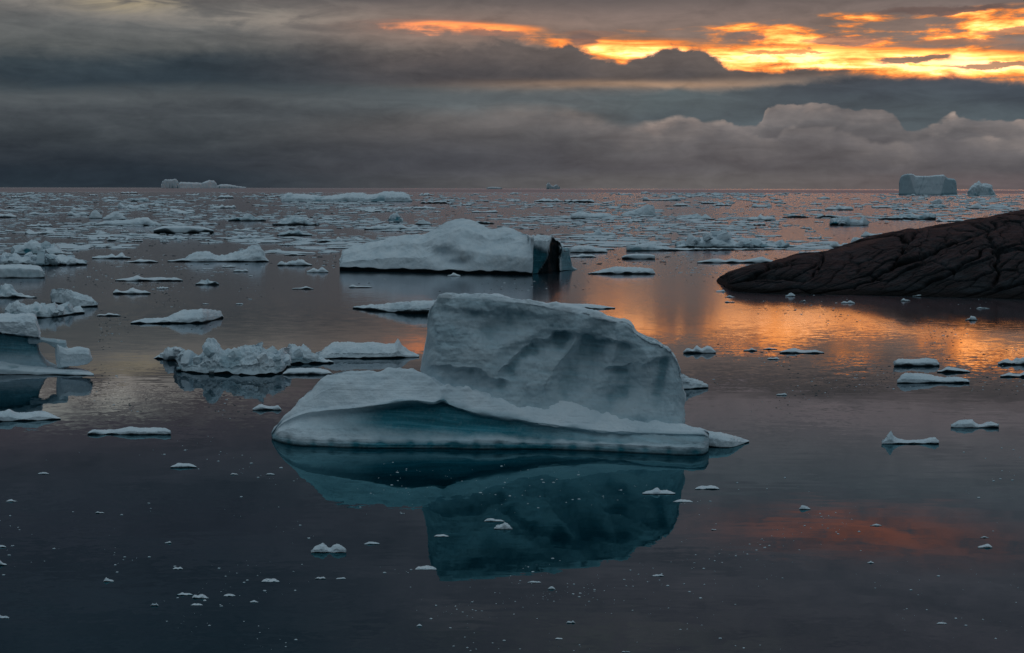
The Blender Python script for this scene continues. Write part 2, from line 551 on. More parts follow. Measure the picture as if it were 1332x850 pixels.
def pchip(xs, ys, x):
    "smooth, overshoot-free curve through xs, ys (ys may be any shape after axis 0)"
    xs, ys, x = np.asarray(xs, float), np.asarray(ys, float), np.asarray(x, float)
    sh = ys.shape[1:]
    ys = ys.reshape(len(xs), -1)
    h = np.diff(xs)[:, None]
    dl = np.diff(ys, axis=0) / h
    m = np.zeros_like(ys)
    m[0], m[-1] = dl[0], dl[-1]
    for k in range(1, len(xs) - 1):
        a, b = dl[k - 1], dl[k]
        w1, w2 = 2 * h[k] + h[k - 1], h[k] + 2 * h[k - 1]
        with np.errstate(divide='ignore', invalid='ignore'):
            q = (w1 + w2) / (w1 / a + w2 / b)
        m[k] = np.where(a * b > 0, q, 0.0)
    j = np.clip(np.searchsorted(xs, x) - 1, 0, len(xs) - 2)
    t = np.clip((x - xs[j]) / (xs[j + 1] - xs[j]), 0, 1)[:, None]
    hh = (xs[j + 1] - xs[j])[:, None]
    r = ((2 * t ** 3 - 3 * t ** 2 + 1) * ys[j] + (t ** 3 - 2 * t ** 2 + t) * hh * m[j] + (-2 * t ** 3 + 3 * t ** 2) * ys[j + 1] + (t ** 3 - t ** 2) * hh * m[j + 1])
    return r.reshape((len(x),) + sh)


def interp(x, pts):
    a = np.asarray(pts, float)
    return pchip(a[:, 0], a[:, 1], np.clip(np.atleast_1d(x), a[0, 0], a[-1, 0]))


def smooth_rows(a, axis, times):
    for _ in range(times):
        b = a.copy()
        if axis == 1:
            b[:, 1:-1] = a[:, :-2] * 0.25 + a[:, 1:-1] * 0.5 + a[:, 2:] * 0.25
        else:
            b[1:-1] = a[:-2] * 0.25 + a[1:-1] * 0.5 + a[2:] * 0.25
        a = b
    return a


def grid_normals(g3):
    du = np.gradient(g3, axis=0)
    dv = np.gradient(g3, axis=1)
    n = np.cross(dv, du)
    return n / np.maximum(np.linalg.norm(n, axis=-1, keepdims=True), 1e-9)


def resample(profiles, key_u, nu, nv, weights=None, soft=2, softu=1):
    """profiles (n stations, K points, 3 or more columns) -> dense grid (nu, nv, cols); rows share the control points' arc shares"""
    pr = np.asarray(profiles, float)
    uu = np.linspace(key_u[0], key_u[-1], nu)
    d = pchip(key_u, pr, uu)
    if weights is None:
        seg = np.linalg.norm(np.diff(pr[..., :3], axis=1), axis=-1).mean(0)
        weights = np.maximum(seg, seg.sum() * 0.02)
    cs = np.concatenate([[0], np.cumsum(weights)])
    vv = np.linspace(0, cs[-1], nv)
    j = np.clip(np.searchsorted(cs, vv) - 1, 0, len(cs) - 2)
    t = ((vv - cs[j]) / (cs[j + 1] - cs[j]))[None, :, None]
    out = d[:, j] * (1 - t) + d[:, j + 1] * t
    out = smooth_rows(out, 1, soft)
    return smooth_rows(out, 0, softu)


def close_ends(gr, bulge=0.5, rows=4):
    "rounds the two open ends of a loft"
    def cap(edge, nxt):
        c = edge.mean(0)
        dirv = (edge - nxt)[..., :3].mean(0)
        L = np.linalg.norm(dirv) + 1e-9
        size = np.linalg.norm((edge - c)[..., :3], axis=1).mean()
        o = []
        for k in range(1, rows + 1):
            th = k / rows * math.pi / 2
            e = c + (edge - c) * max(math.cos(th), 0.001)
            e[..., :3] += dirv / L * size * bulge * math.sin(th)
            o.append(e)
        return o
    a = cap(gr[0], gr[1])
    b = cap(gr[-1], gr[-2])
    return np.concatenate([np.array(a[::-1]), gr, np.array(b)], axis=0)


def grid_faces(nu, nv):
    i = np.arange(nu - 1)[:, None]
    j = np.arange(nv - 1)[None, :]
    a = i * nv + j
    return np.stack([a, a + 1, a + nv + 1, a + nv], -1).reshape(-1, 4)


def displace(gr, amp, octs):
    """push the grid along its normals; octs = list of (scale, strength, octaves, ridged)"""
    n = grid_normals(gr[..., :3])
    p = gr[..., :3]
    d = 0
    for sc, st, oc, rd in octs:
        d = d + st * fbm(p * np.asarray(sc), oc, 0.5, rd)
    gr = gr.copy()
    gr[..., :3] += n * (d * amp)[..., None]
    return gr


def grid_object(name, gr, mat, parent=None, origin=None, attrs=('bare', 'wet')):
    v = gr[..., :3].reshape(-1, 3)
    if origin is not None:
        v = v - np.asarray(origin)[None]
    at = {k: gr[..., 3 + i].reshape(-1) for i, k in enumerate(attrs) if gr.shape[-1] > 3 + i}
    return mesh_object(name, v, grid_faces(gr.shape[0], gr.shape[1]), mat, parent, at)


def voro(p, seed):
    "cell hash, offset from the cell's point, and distance to the border, in 2D"
    c = np.floor(p)
    best = np.full(p.shape[:-1], 9.0)
    second = np.full(p.shape[:-1], 9.0)
    hid = np.zeros(p.shape[:-1])
    off = np.zeros(p.shape)
    for i in (-1, 0, 1):
        for j in (-1, 0, 1):
            q = c + np.array([i, j])
            h = np.sin(q[..., 0] * 127.1 + q[..., 1] * 311.7 + seed) * 43758.5453
            h2 = np.sin(q[..., 0] * 269.5 + q[..., 1] * 183.3 + seed) * 43758.5453
            pt = q + np.stack([h - np.floor(h), h2 - np.floor(h2)], -1)
            d = np.linalg.norm(p - pt, axis=-1)
            closer = d < best
            second = np.where(closer, best, np.minimum(second, d))
            hid = np.where(closer, h - np.floor(h), hid)
            off = np.where(closer[..., None], p - pt, off)
            best = np.where(closer, d, best)
    return hid, off, second - best


def ramp01(x, a, b):
    t = np.clip((x - a) / (b - a), 0, 1)
    return t * t * (3 - 2 * t)


# ------------------------------------------------------------------ the large iceberg in the foreground
def V(x, y, Y):
    return tuple(P(x, y, Y))


def main_iceberg():
    base = W(640, 590)
    root = tag(empty('iceberg', (base.x, base.y, 0)), 'largest iceberg, a tall white slab upright on a teal-scooped shelf in the foreground', 'iceberg')
    org = (base.x, base.y, 0.0)
    # shelf: photo x -> waterline y, lip-of-notch y, deepest y of the scoop, rim y, recess depth, back (ridge) y and depth, bareness
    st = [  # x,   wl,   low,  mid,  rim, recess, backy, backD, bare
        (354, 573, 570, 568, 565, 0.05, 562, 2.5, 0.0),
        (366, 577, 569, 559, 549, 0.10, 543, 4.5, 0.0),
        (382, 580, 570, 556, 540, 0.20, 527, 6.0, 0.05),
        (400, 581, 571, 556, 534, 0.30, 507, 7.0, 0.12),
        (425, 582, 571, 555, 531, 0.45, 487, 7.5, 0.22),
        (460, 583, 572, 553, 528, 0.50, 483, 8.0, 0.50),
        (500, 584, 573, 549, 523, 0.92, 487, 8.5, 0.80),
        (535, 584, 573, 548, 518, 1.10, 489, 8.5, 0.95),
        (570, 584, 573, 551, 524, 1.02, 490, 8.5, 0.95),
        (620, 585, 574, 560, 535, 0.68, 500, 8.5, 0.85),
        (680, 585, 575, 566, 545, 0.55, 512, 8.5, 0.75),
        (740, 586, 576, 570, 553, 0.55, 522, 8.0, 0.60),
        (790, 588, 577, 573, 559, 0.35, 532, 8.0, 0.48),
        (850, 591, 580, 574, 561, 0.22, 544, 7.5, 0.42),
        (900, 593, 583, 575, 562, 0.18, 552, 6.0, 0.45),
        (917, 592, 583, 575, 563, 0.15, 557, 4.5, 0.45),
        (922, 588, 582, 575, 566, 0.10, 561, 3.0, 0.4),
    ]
    prof = []
    for x, wl, low, mid, rim, rec, by, bD, bare in st:
        f = W(x, wl)
        Y = f.y
        top = P(x, rim, Y + min(1.25, .25 + bD * .15))
        bk = P(x, by, Y + bD * .40)
        m = P(x, mid, Y + rec * 1.25 + .2)
        lw = P(x, low, Y + 0.05)
        deep = (f.x, Y + 0.6, -1.5)
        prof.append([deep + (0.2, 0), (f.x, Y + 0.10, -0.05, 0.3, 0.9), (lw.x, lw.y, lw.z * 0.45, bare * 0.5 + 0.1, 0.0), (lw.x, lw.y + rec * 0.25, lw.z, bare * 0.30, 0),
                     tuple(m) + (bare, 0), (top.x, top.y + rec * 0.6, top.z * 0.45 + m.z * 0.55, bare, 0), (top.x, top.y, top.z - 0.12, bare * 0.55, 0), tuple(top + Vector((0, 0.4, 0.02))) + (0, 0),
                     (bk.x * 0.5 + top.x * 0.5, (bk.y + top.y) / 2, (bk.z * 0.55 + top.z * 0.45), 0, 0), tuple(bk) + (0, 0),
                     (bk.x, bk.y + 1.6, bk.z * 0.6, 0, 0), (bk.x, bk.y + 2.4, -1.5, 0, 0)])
    gr = resample(prof, [s[0] for s in st], 360, 190, weights=[1.0, .5, 1.0, 1.6, 1.6, 1.4, .7, 3.2, 3.2, 1.4, 1.6] if False else [0.9, .6, 1.0, 1.7, 1.3, 0.8, 0.7, 3.0, 3.0, 1.2, 1.6], soft=2, softu=3)
    gr = close_ends(gr, 0.15)
    # snow lumps along the foot of the wall and on the left shoulder
    z = gr[..., 2]
    up = ramp01(grid_normals(gr[..., :3])[..., 2] * np.sign(grid_normals(gr[..., :3])[100, 120, 2]), 0.3, 0.8)
    for lx, ly, lY, hz, rx, ry in [(506, 490, 83.4, .42, .5, .6), (520, 492, 83.5, .3, .35, .5), (533, 492, 83.4, .42, .5, .5), (548, 496, 83.0, .4, .5, .5), (562, 500, 82.6, .35, .4, .5), (583, 505, 82.3, .4, .5, .5), (607, 508, 82.2, .45, .4, .5),
                                   (622, 510, 82.1, .4, .35, .4), (636, 512, 82.0, .3, .4, .4), (592, 512, 82.0, .25, .9, .5), (655, 516, 81.9, .22, .6, .4), (676, 522, 81.8, .2, .5, .4), (575, 510, 81.9, .25, .35, .4), (470, 486, 83.2, .2, 1.2, .7), (440, 488, 83.2, .15, .9, .7)]:
        q = P(lx, ly, lY)
        gq = np.exp(-((gr[..., 0] - q.x) / rx) ** 2 - ((gr[..., 1] - q.y) / ry) ** 2)
        gr[..., 2] += gq * hz * 1.2 * ramp01(gr[..., 2], .6, 1.2)
    rough = 0.55 + 0.45 * up
    gr = displace(gr, rough, [((.35, .35, .5), .30, 3, False), ((1.3, 1.3, 1.6), .09, 4, False), ((.10, .10, 3.2), .05, 3, True), ((.12, .12, 9.0), .022, 3, True), ((1.1, 1.1, .35), .06, 3, True), ((4.5, 4.5, 5.5), .03, 3, True)])
    zz = np.clip(gr[..., 2], 0, None)
    # little vertical flutes just over the water
    fl = np.abs(np.sin(gr[..., 0] * 2.3 + 1.5 * perlin(gr[..., :3] * .6)))
    gr[..., 1] += (0.10 * fl ** 6) * np.exp(-((zz - .25) / .25) ** 2)
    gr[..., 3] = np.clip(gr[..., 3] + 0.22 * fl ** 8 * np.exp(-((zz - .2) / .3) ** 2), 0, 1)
    gr[..., 4] = np.clip(ramp01(0.10 - gr[..., 2], 0, .08), 0, 1) * 0.8
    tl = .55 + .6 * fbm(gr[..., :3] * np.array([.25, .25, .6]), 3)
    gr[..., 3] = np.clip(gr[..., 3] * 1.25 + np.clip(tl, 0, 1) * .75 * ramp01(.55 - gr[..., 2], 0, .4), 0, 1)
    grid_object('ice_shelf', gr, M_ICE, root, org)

    # the upright slab
    top = [(548, 497), (549.5, 470), (552, 450), (555, 420), (560, 396), (566, 385), (574, 381), (603, 381), (630, 382), (647, 385), (687, 389), (706, 393), (751, 402), (791, 411), (813, 416),
           (830, 428), (855, 438), (866, 447), (875, 458), (882, 470), (887, 484), (890, 496), (893, 508)]
    foot = [(548, 512), (600, 530), (700, 548), (800, 560), (893, 570)]
    frontY = [(548, 84.8), (556, 83.8), (566, 82.9), (576, 82.6), (640, 82.5), (740, 82.1), (820, 81.5), (870, 81.2), (886, 81.6), (893, 82.6)]
    thick = [(548, 2.0), (575, 4.2), (700, 5.0), (820, 4.6), (880, 3.6), (893, 1.6)]
    lean = [(548, .2), (580, .8), (700, 1.2), (800, 1.2), (880, .9), (893, .4)]
    xs = np.array([548, 549.5, 552, 555, 560, 566, 574, 582, 592, 603, 630, 647, 668, 687, 706, 730, 751, 770, 791, 813, 830, 842, 855, 866, 875, 882, 887, 890, 893], float)
    prof = []
    for x in xs:
        fY, th, le = interp(x, frontY)[0], interp(x, thick)[0], interp(x, lean)[0]
        ty, fy = interp(x, top)[0], interp(x, foot)[0]
        row = []
        for k, (q, off) in enumerate([(0, -0.5), (.12, -0.1), (.3, .12), (.5, .32), (.7, .58), (.88, .84), (.965, .95), (1.0, 1.1)]):
            y = fy + (ty - fy) * q
            Y = fY + le * off
            v = P(x, y, Y)
            row.append(tuple(v) + (0.0, 0.0))
        tv = P(x, ty, fY + le * 1.1 + 0.5)
        row.append((tv.x, tv.y, tv.z - 0.02, 0, 0))
        row.append((tv.x, tv.y + th * .6, tv.z - 0.35 - 0.05 * th, 0, 0))
        row.append((tv.x, tv.y + th, tv.z * 0.7, 0, 0))
        row.append((tv.x, tv.y + th + 1.0, -0.8, 0, 0))
        prof.append(row)
    gr = resample(prof, xs, 330, 200, weights=[1.2, 1.6, 1.8, 1.8, 1.6, .8, .5, .5, 1.0, 1.2, 1.6], soft=2, softu=2)
    # broad hollows, ribs and the diagonal terrace across the face (photo places)
    Xp = np.linspace(548, 893, 330)[:, None]
    yy = np.concatenate([np.linspace(0, 1, 200)])[None, :]
    px = np.broadcast_to(Xp, gr.shape[:2])
    pyv = np.empty(gr.shape[:2])
    R_inv = R3.inverted()
    pts = gr[..., :3].reshape(-1, 3) - np.array([0, 0, CAM_H])
    Ri = np.array(R_inv)
    cc = pts @ Ri.T
    pyv = (425 - F_PX * (cc[:, 1] / -cc[:, 2])).reshape(gr.shape[:2])
    front = (np.arange(200) < 128)[None, :] * 1.0
    def dent(cx, cy, ax, ay, depth, ang=0.0):
        depth *= 1.5
        ca, sa = math.cos(math.radians(ang)), math.sin(math.radians(ang))
        dx, dy = px - cx, pyv - cy
        a = (dx * ca + dy * sa) / ax
        b = (-dx * sa + dy * ca) / ay
        gr[..., 1] += depth * np.exp(-a * a - b * b) * front
    pq = np.stack([px * .022, pyv * .022, px * 0 + 3.3], -1)
    wob = 16 * fbm(pq, 4)
    def terrace(p0, p1, depth, fade):
        "a worn terrace: the face steps back under the line p0-p1 and comes forward again further down"
        x0, y0 = p0
        x1, y1 = p1
        L = math.hypot(x1 - x0, y1 - y0)
        t = ((px - x0) * (x1 - x0) + (pyv - y0) * (y1 - y0)) / (L * L)
        s_ = ((pyv - y0) * (x1 - x0) - (px - x0) * (y1 - y0)) / L + wob
        m = np.exp(-(np.maximum(np.abs(t - .5) - .38, 0) / .16) ** 2)
        gr[..., 1] += depth * ramp01(s_, -4, 7) * np.exp(-np.maximum(s_, 0) / fade) * m * front
    dent(770, 478, 34, 46, 0.85, 18)
    dent(735, 500, 22, 40, 0.45, 10)
    dent(800, 520, 40, 18, 0.55, -20)
    dent(690, 452, 60, 14, 0.40, -22)
    dent(840, 470, 18, 50, -0.35, 14)
    dent(745, 455, 12, 55, -0.35, 24)
    dent(800, 455, 12, 45, -0.35, 20)
    dent(660, 425, 40, 16, 0.5, -8)
    dent(820, 500, 20, 24, 0.5, 0)
    dent(730, 470, 10, 40, -0.3, 30)
    dent(860, 500, 10, 40, 0.35, 10)
    dent(590, 430, 12, 40, -0.2, 8)
    dent(628, 470, 45, 40, -0.25, 0)
    dent(600, 505, 40, 14, 0.35, 5)
    terrace((570, 400), (720, 412), .35, 26)
    terrace((650, 474), (735, 436), .65, 34)
    terrace((725, 436), (815, 446), .70, 40)
    terrace((560, 478), (660, 492), .45, 22)
    terrace((790, 488), (872, 470), .40, 30)
    gr = close_ends(gr, 0.25)
    front_pad = np.broadcast_to(front, (gr.shape[0], 200))
    zz = gr[..., 2]
    gr = displace(gr, np.ones(gr.shape[:2]), [((.30, .30, .30), .46, 3, False), ((.6, .6, .45), .22, 3, True), ((.5, .5, 2.6), .05, 3, True), ((2.2, 2.2, 2.2), .04, 4, True), ((6., 6., 6.), .018, 2, True)])
    hollow = gr[..., 1] - smooth_rows(smooth_rows(gr[..., 1], 0, 160), 1, 60)  # hollows get darker blue colour, painted shade that deepens the relief
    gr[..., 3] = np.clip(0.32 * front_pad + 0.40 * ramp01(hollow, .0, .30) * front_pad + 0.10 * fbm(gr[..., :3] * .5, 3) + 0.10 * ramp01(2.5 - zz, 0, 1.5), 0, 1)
    grid_object('ice_wall', gr, M_ICE, root, org)


main_iceberg()


# ------------------------------------------------------------------ floes and smaller bergs
def to_px(gr):
    pts = gr[..., :3].reshape(-1, 3) - np.array([0, 0, CAM_H])
    cc = pts @ np.array(R3.inverted()).T
    return (PW / 2 + F_PX * cc[:, 0] / -cc[:, 2]).reshape(gr.shape[:2]), (PH / 2 - F_PX * cc[:, 1] / -cc[:, 2]).reshape(gr.shape[:2])


def floe_grid(wl, prof, depth=0.5, notch=1.2, edge=0.45, rough=1.0, bare=0.12, seed=0, nu=None, nv=None, ridge=0.5, ends=2.5, front=None, freq=1.0, back=0.55, spiky=0.0, bulge=0.3, blocky=0.0, block=None):
    """a floating piece of ice standing on the water. wl: photo waterline [(x, y)...]; prof: photo top outline;
    depth: as a share of the width; notch: dark wet foot in photo pixels; edge: how high the rim is, as a share of the top"""
    x0, x1 = prof[0][0], prof[-1][0]
    if not isinstance(wl, (list, tuple)):
        wl = [(x0, wl), (x1, wl)]
    wpx = x1 - x0
    mid = W((x0 + x1) / 2, float(interp((x0 + x1) / 2, wl)[0]))
    m = mid.y / F_PX
    D = wpx * m * depth
    nu = nu or int(min(300, max(18, wpx * 1.1)))
    hpx = max(1.0, max(y for _, y in wl) - min(y for _, y in prof))
    nv = nv or int(min(150, max(22, 16 + hpx * 1.5)))
    xs = np.linspace(x0, x1, max(14, min(120, int(wpx / 1.5))))
    rows = []
    for x in xs:
        s = (x - x0) / (x1 - x0) * 2 - 1
        wy = float(interp(x, wl)[0])
        f = W(x, wy)
        d = D * max(0.06, (1 - abs(s) ** ends) ** 0.6) * (1 + 0.35 * float(perlin(np.array([x * 6.0 / wpx + seed * 3.1, seed * 1.7, .4]))))
        off = D * 0.22 * float(perlin(np.array([x * 5.0 / wpx + seed * 2.3, seed * 5.7, 4.4])))
        if front is not None:
            off = float(interp(s, front)[0])
        Y = f.y + abs(off)
        py = float(interp(x, prof)[0])
        Yr = Y + d * ridge
        top = P(x, py, Yr)
        H = max(top.z, 0.4 * m)
        nz = float(fbm(np.array([x * .055 + seed * 4.13, seed * 2.2, 1.1]), 2))
        nh = min(notch * m * float(np.clip(.8 + 1.7 * nz, .25, 1.7)) if seed != 3 else notch * m * (1.15 + .8 * nz), H * 0.6)
        e = max(nh * 1.15, min(H, edge * H))
        inset = min(0.15 * d, nh * 0.7 + 0.02)
        X = f.x
        def pt(yy, zz, b, w):
            return (X * yy / f.y, yy, zz, b, w)
        rows.append([pt(Y + inset + .1 * d, -max(0.3, H * .3), 0, 1), pt(Y + inset, -0.02, 0, 1), pt(Y + inset * .8, nh * .9, 0, 1), pt(Y, nh * 1.1, bare, 0.0), pt(Y + .01 * d, e, bare * .4, 0),
                     pt(Y + ridge * .45 * d, e + (H - e) * .62, 0, 0), pt(Yr, H, 0, 0), pt(Yr + (1 - ridge) * d * .5, e + (H - e) * back, 0, 0), pt(Y + d, e * .8, 0, 0), pt(Y + d * 1.0, -0.02, 0, 0.5), pt(Y + d * .9, -max(.3, H * .3), 0, 1)])
    gr = resample(rows, xs, nu, nv, weights=[.5, .7, .5, 1.2, 1.8, 2.2, 1.4, 1.0, .7, .4], soft=1, softu=1)
    gr = close_ends(gr, bulge, 3)
    Hm = max(.05, float(gr[..., 2].max()))
    sz = math.sqrt(Hm * wpx * m)
    fr = freq * 1.6 / sz
    k = ramp01(gr[..., 2], -0.02, 0.25 * Hm)
    gs = gr.copy()
    gs[..., :3] += seed * 7.77
    n = grid_normals(gr[..., :3])
    d = Hm * rough * (0.14 * fbm(gs[..., :3] * fr, 3) + 0.13 * fbm(gs[..., :3] * fr * 2.4, 5, .6, True) + .05 * fbm(gs[..., :3] * fr * 8, 3, .5, True))
    gr[..., :3] += n * (d * k)[..., None]
    if spiky:
        up = ramp01(gr[..., 2], .2 * Hm, .7 * Hm)
        sp = np.maximum(0, fbm(gs[..., :3] * np.array([1, 1, .15]) * fr * 2.2, 3, .5, True) - .12)
        gr[..., 2] += Hm * spiky * sp * up
        gr[..., 2] -= Hm * spiky * .5 * np.maximum(0, fbm(gs[..., :3] * np.array([1, 1, .15]) * fr * 1.7 + 9, 3) - .05) * up
    if blocky:
        up = ramp01(gr[..., 2], .15 * Hm, .5 * Hm)
        for kk, (cs, am) in enumerate(((block or sz * .42, 1.0), ((block or sz * .42) * .45, .5))):
            q = gs[..., :2] / cs + .35 * np.stack([fbm(gs[..., :3] / cs * .8, 2), fbm(gs[..., :3] / cs * .8 + 4, 2)], -1)
            hid, of, e = voro(q, seed * 1.3 + kk)
            h2 = np.modf(hid * 37.7)[0]
            gr[..., 2] += Hm * blocky * am * up * ((hid - .55) * .9 + of[..., 0] * (h2 - .5) * 1.2 + of[..., 1] * (np.modf(hid * 71.1)[0] - .5) - .25 * np.exp(-(e / .07) ** 2))
            gr[..., 3] = np.clip(gr[..., 3] + .4 * np.exp(-(e / .09) ** 2) * up, 0, 1)
        gr = smooth_rows(smooth_rows(gr, 1, 1), 0, 1)
    bl = ramp01(fbm(gs[..., :3] * fr * 1.3 + 5.0, 3), .12, .4)
    gr[..., 3] = np.clip(gr[..., 3] + bare * 1.6 * bl * ramp01(gr[..., 2], Hm * .9, Hm * .3), 0, 1)
    return gr


def cube_ball(n=9):
    "unit cube blown towards a ball: directions and faces"
    vs, fs = [], []
    t = np.linspace(-1, 1, n)
    for ax in range(3):
        for sg in (-1, 1):
            b = len(vs)
            for i in range(n):
                for j in range(n):
                    v = [0, 0, 0]
                    v[ax] = sg
                    v[(ax + 1) % 3] = t[i] * sg
                    v[(ax + 2) % 3] = t[j]
                    vs.append(v)
            for i in range(n - 1):
                for j in range(n - 1):
                    q = b + i * n + j
                    fs.append((q, q + n, q + n + 1, q + 1))
    return np.array(vs, float), np.array(fs)


CB_V, CB_F = cube_ball()


def ice_blocks(wl, prof, n, size, depth, seed):
    "tumbled blocks of ice frozen into one heap under the photo outline; size in photo pixels"
    r = np.random.default_rng(seed)
    x0, x1 = prof[0][0], prof[-1][0]
    V_, F_, B_, W_ = [], [], [], []
    b = 0
    for i in range(n):
        x = r.uniform(x0 + 2, x1 - 2)
        wy = float(interp(x, wl)[0])
        f = W(x, wy)
        m = f.y / F_PX
        D = (x1 - x0) * m * depth
        fz = r.random() ** 1.3
        Y = f.y + D * (.03 + .6 * fz)
        top = P(x, float(interp(x, prof)[0]), Y)
        sz = m * size * r.uniform(.45, 1.25) * .5
        sz = min(sz, max(top.z * .75, .12))
        dims = np.array([sz * r.uniform(.8, 1.5), sz * r.uniform(.8, 1.3), sz * r.uniform(.5, 1.0)])
        lim = max(top.z - dims.max() * .75, 0.0)
        z = lim * (r.uniform(.75, 1.0) if fz > .35 else r.uniform(0, .8))
        z = min(z, top.z * (.50 if fz < .75 else .62))
        k = r.uniform(.25, .6)
        v = CB_V * (1 - k) + k * CB_V / np.linalg.norm(CB_V, axis=1, keepdims=True)
        v = v + .27 * np.stack([fbm(CB_V * .9 + i * 3.3 + c * 9, 3) for c in range(3)], -1) + CB_V * (.14 * fbm(CB_V * 2.4 + i, 3, .5, True))[:, None]
        R_ = np.array((Matrix.Rotation(r.uniform(0, 6.28), 3, 'Z') @ Matrix.Rotation(r.normal() * .45, 3, 'X') @ Matrix.Rotation(r.normal() * .45, 3, 'Y')))
        v = (v * dims) @ R_.T + np.array([f.x * Y / f.y, Y, z])
        V_.append(v)
        F_.append(CB_F + b)
        b += len(v)
        B_.append(np.clip(np.full(len(v), r.choice([0.0, .05, .15, .35])) + .25 * ramp01(.4 * top.z - v[:, 2], 0, .4 * top.z + .01), 0, 1))
        W_.append(ramp01(.10 * top.z - v[:, 2], -.02, .05 + .05 * top.z) * .9)
    return np.concatenate(V_), np.concatenate(F_), np.concatenate(B_), np.concatenate(W_)


def floe(wl, prof, label, cat='ice floe', name='ice_floe', group='loose ice floes adrift on the water', **kw):
    if not isinstance(prof, (list, tuple)):
        raise ValueError
    blocks = kw.pop('blocks', None)
    if blocks:
        n_, size_, low_ = blocks
        wmax = wl if not isinstance(wl, (list, tuple)) else None
        wq = wl if isinstance(wl, (list, tuple)) else [(prof[0][0], wl), (prof[-1][0], wl)]
        base = [(x, y + (float(interp(x, wq)[0]) - y) * low_) for x, y in prof]
        gr = floe_grid(wl, base, **kw)
        bv, bf, bb, bw = ice_blocks(wq, prof, n_, size_, kw.get('depth', .5), kw.get('seed', 1))
    else:
        gr = floe_grid(wl, prof, **kw)
    w = wl if not isinstance(wl, (list, tuple)) else max(y for _, y in wl)
    o = W((prof[0][0] + prof[-1][0]) / 2, w)
    if blocks:
        gv = gr[..., :3].reshape(-1, 3)
        vv = np.concatenate([gv, bv]) - np.array([o.x, o.y, 0])
        ff = np.concatenate([grid_faces(gr.shape[0], gr.shape[1]), bf + len(gv)])
        ob = mesh_object(name, vv, ff, M_ICE, None, {'bare': np.concatenate([gr[..., 3].ravel(), bb]), 'wet': np.concatenate([gr[..., 4].ravel(), bw])})
    else:
        ob = grid_object(name, gr, M_ICE, None, (o.x, o.y, 0))
    ob.location = (o.x, o.y, 0)
    tag(ob, label, cat, group)
    OCC.append((prof[0][0], prof[-1][0], min(y for _, y in prof), w))
    return ob


OCC = [(352, 925, 380, 600)]


def hump(x0, x1, wl, h, seed):
    "a low uneven top outline"
    r = random.Random(seed)
    n = max(4, min(9, int((x1 - x0) / 9) + 3))
    pts = [(x0, wl - h * .3)]
    for i in range(1, n):
        t = i / n
        pts.append((x0 + (x1 - x0) * (t + r.uniform(-.25, .25) / n), wl - h * (0.45 + 0.55 * r.random()) * (1 - abs(2 * t - 1) ** 3 * .5)))
    pts.append((x1, wl - h * .25))
    k = min(range(1, n), key=lambda i: pts[i][1])
    pts[k] = (pts[k][0], wl - h)
    return pts


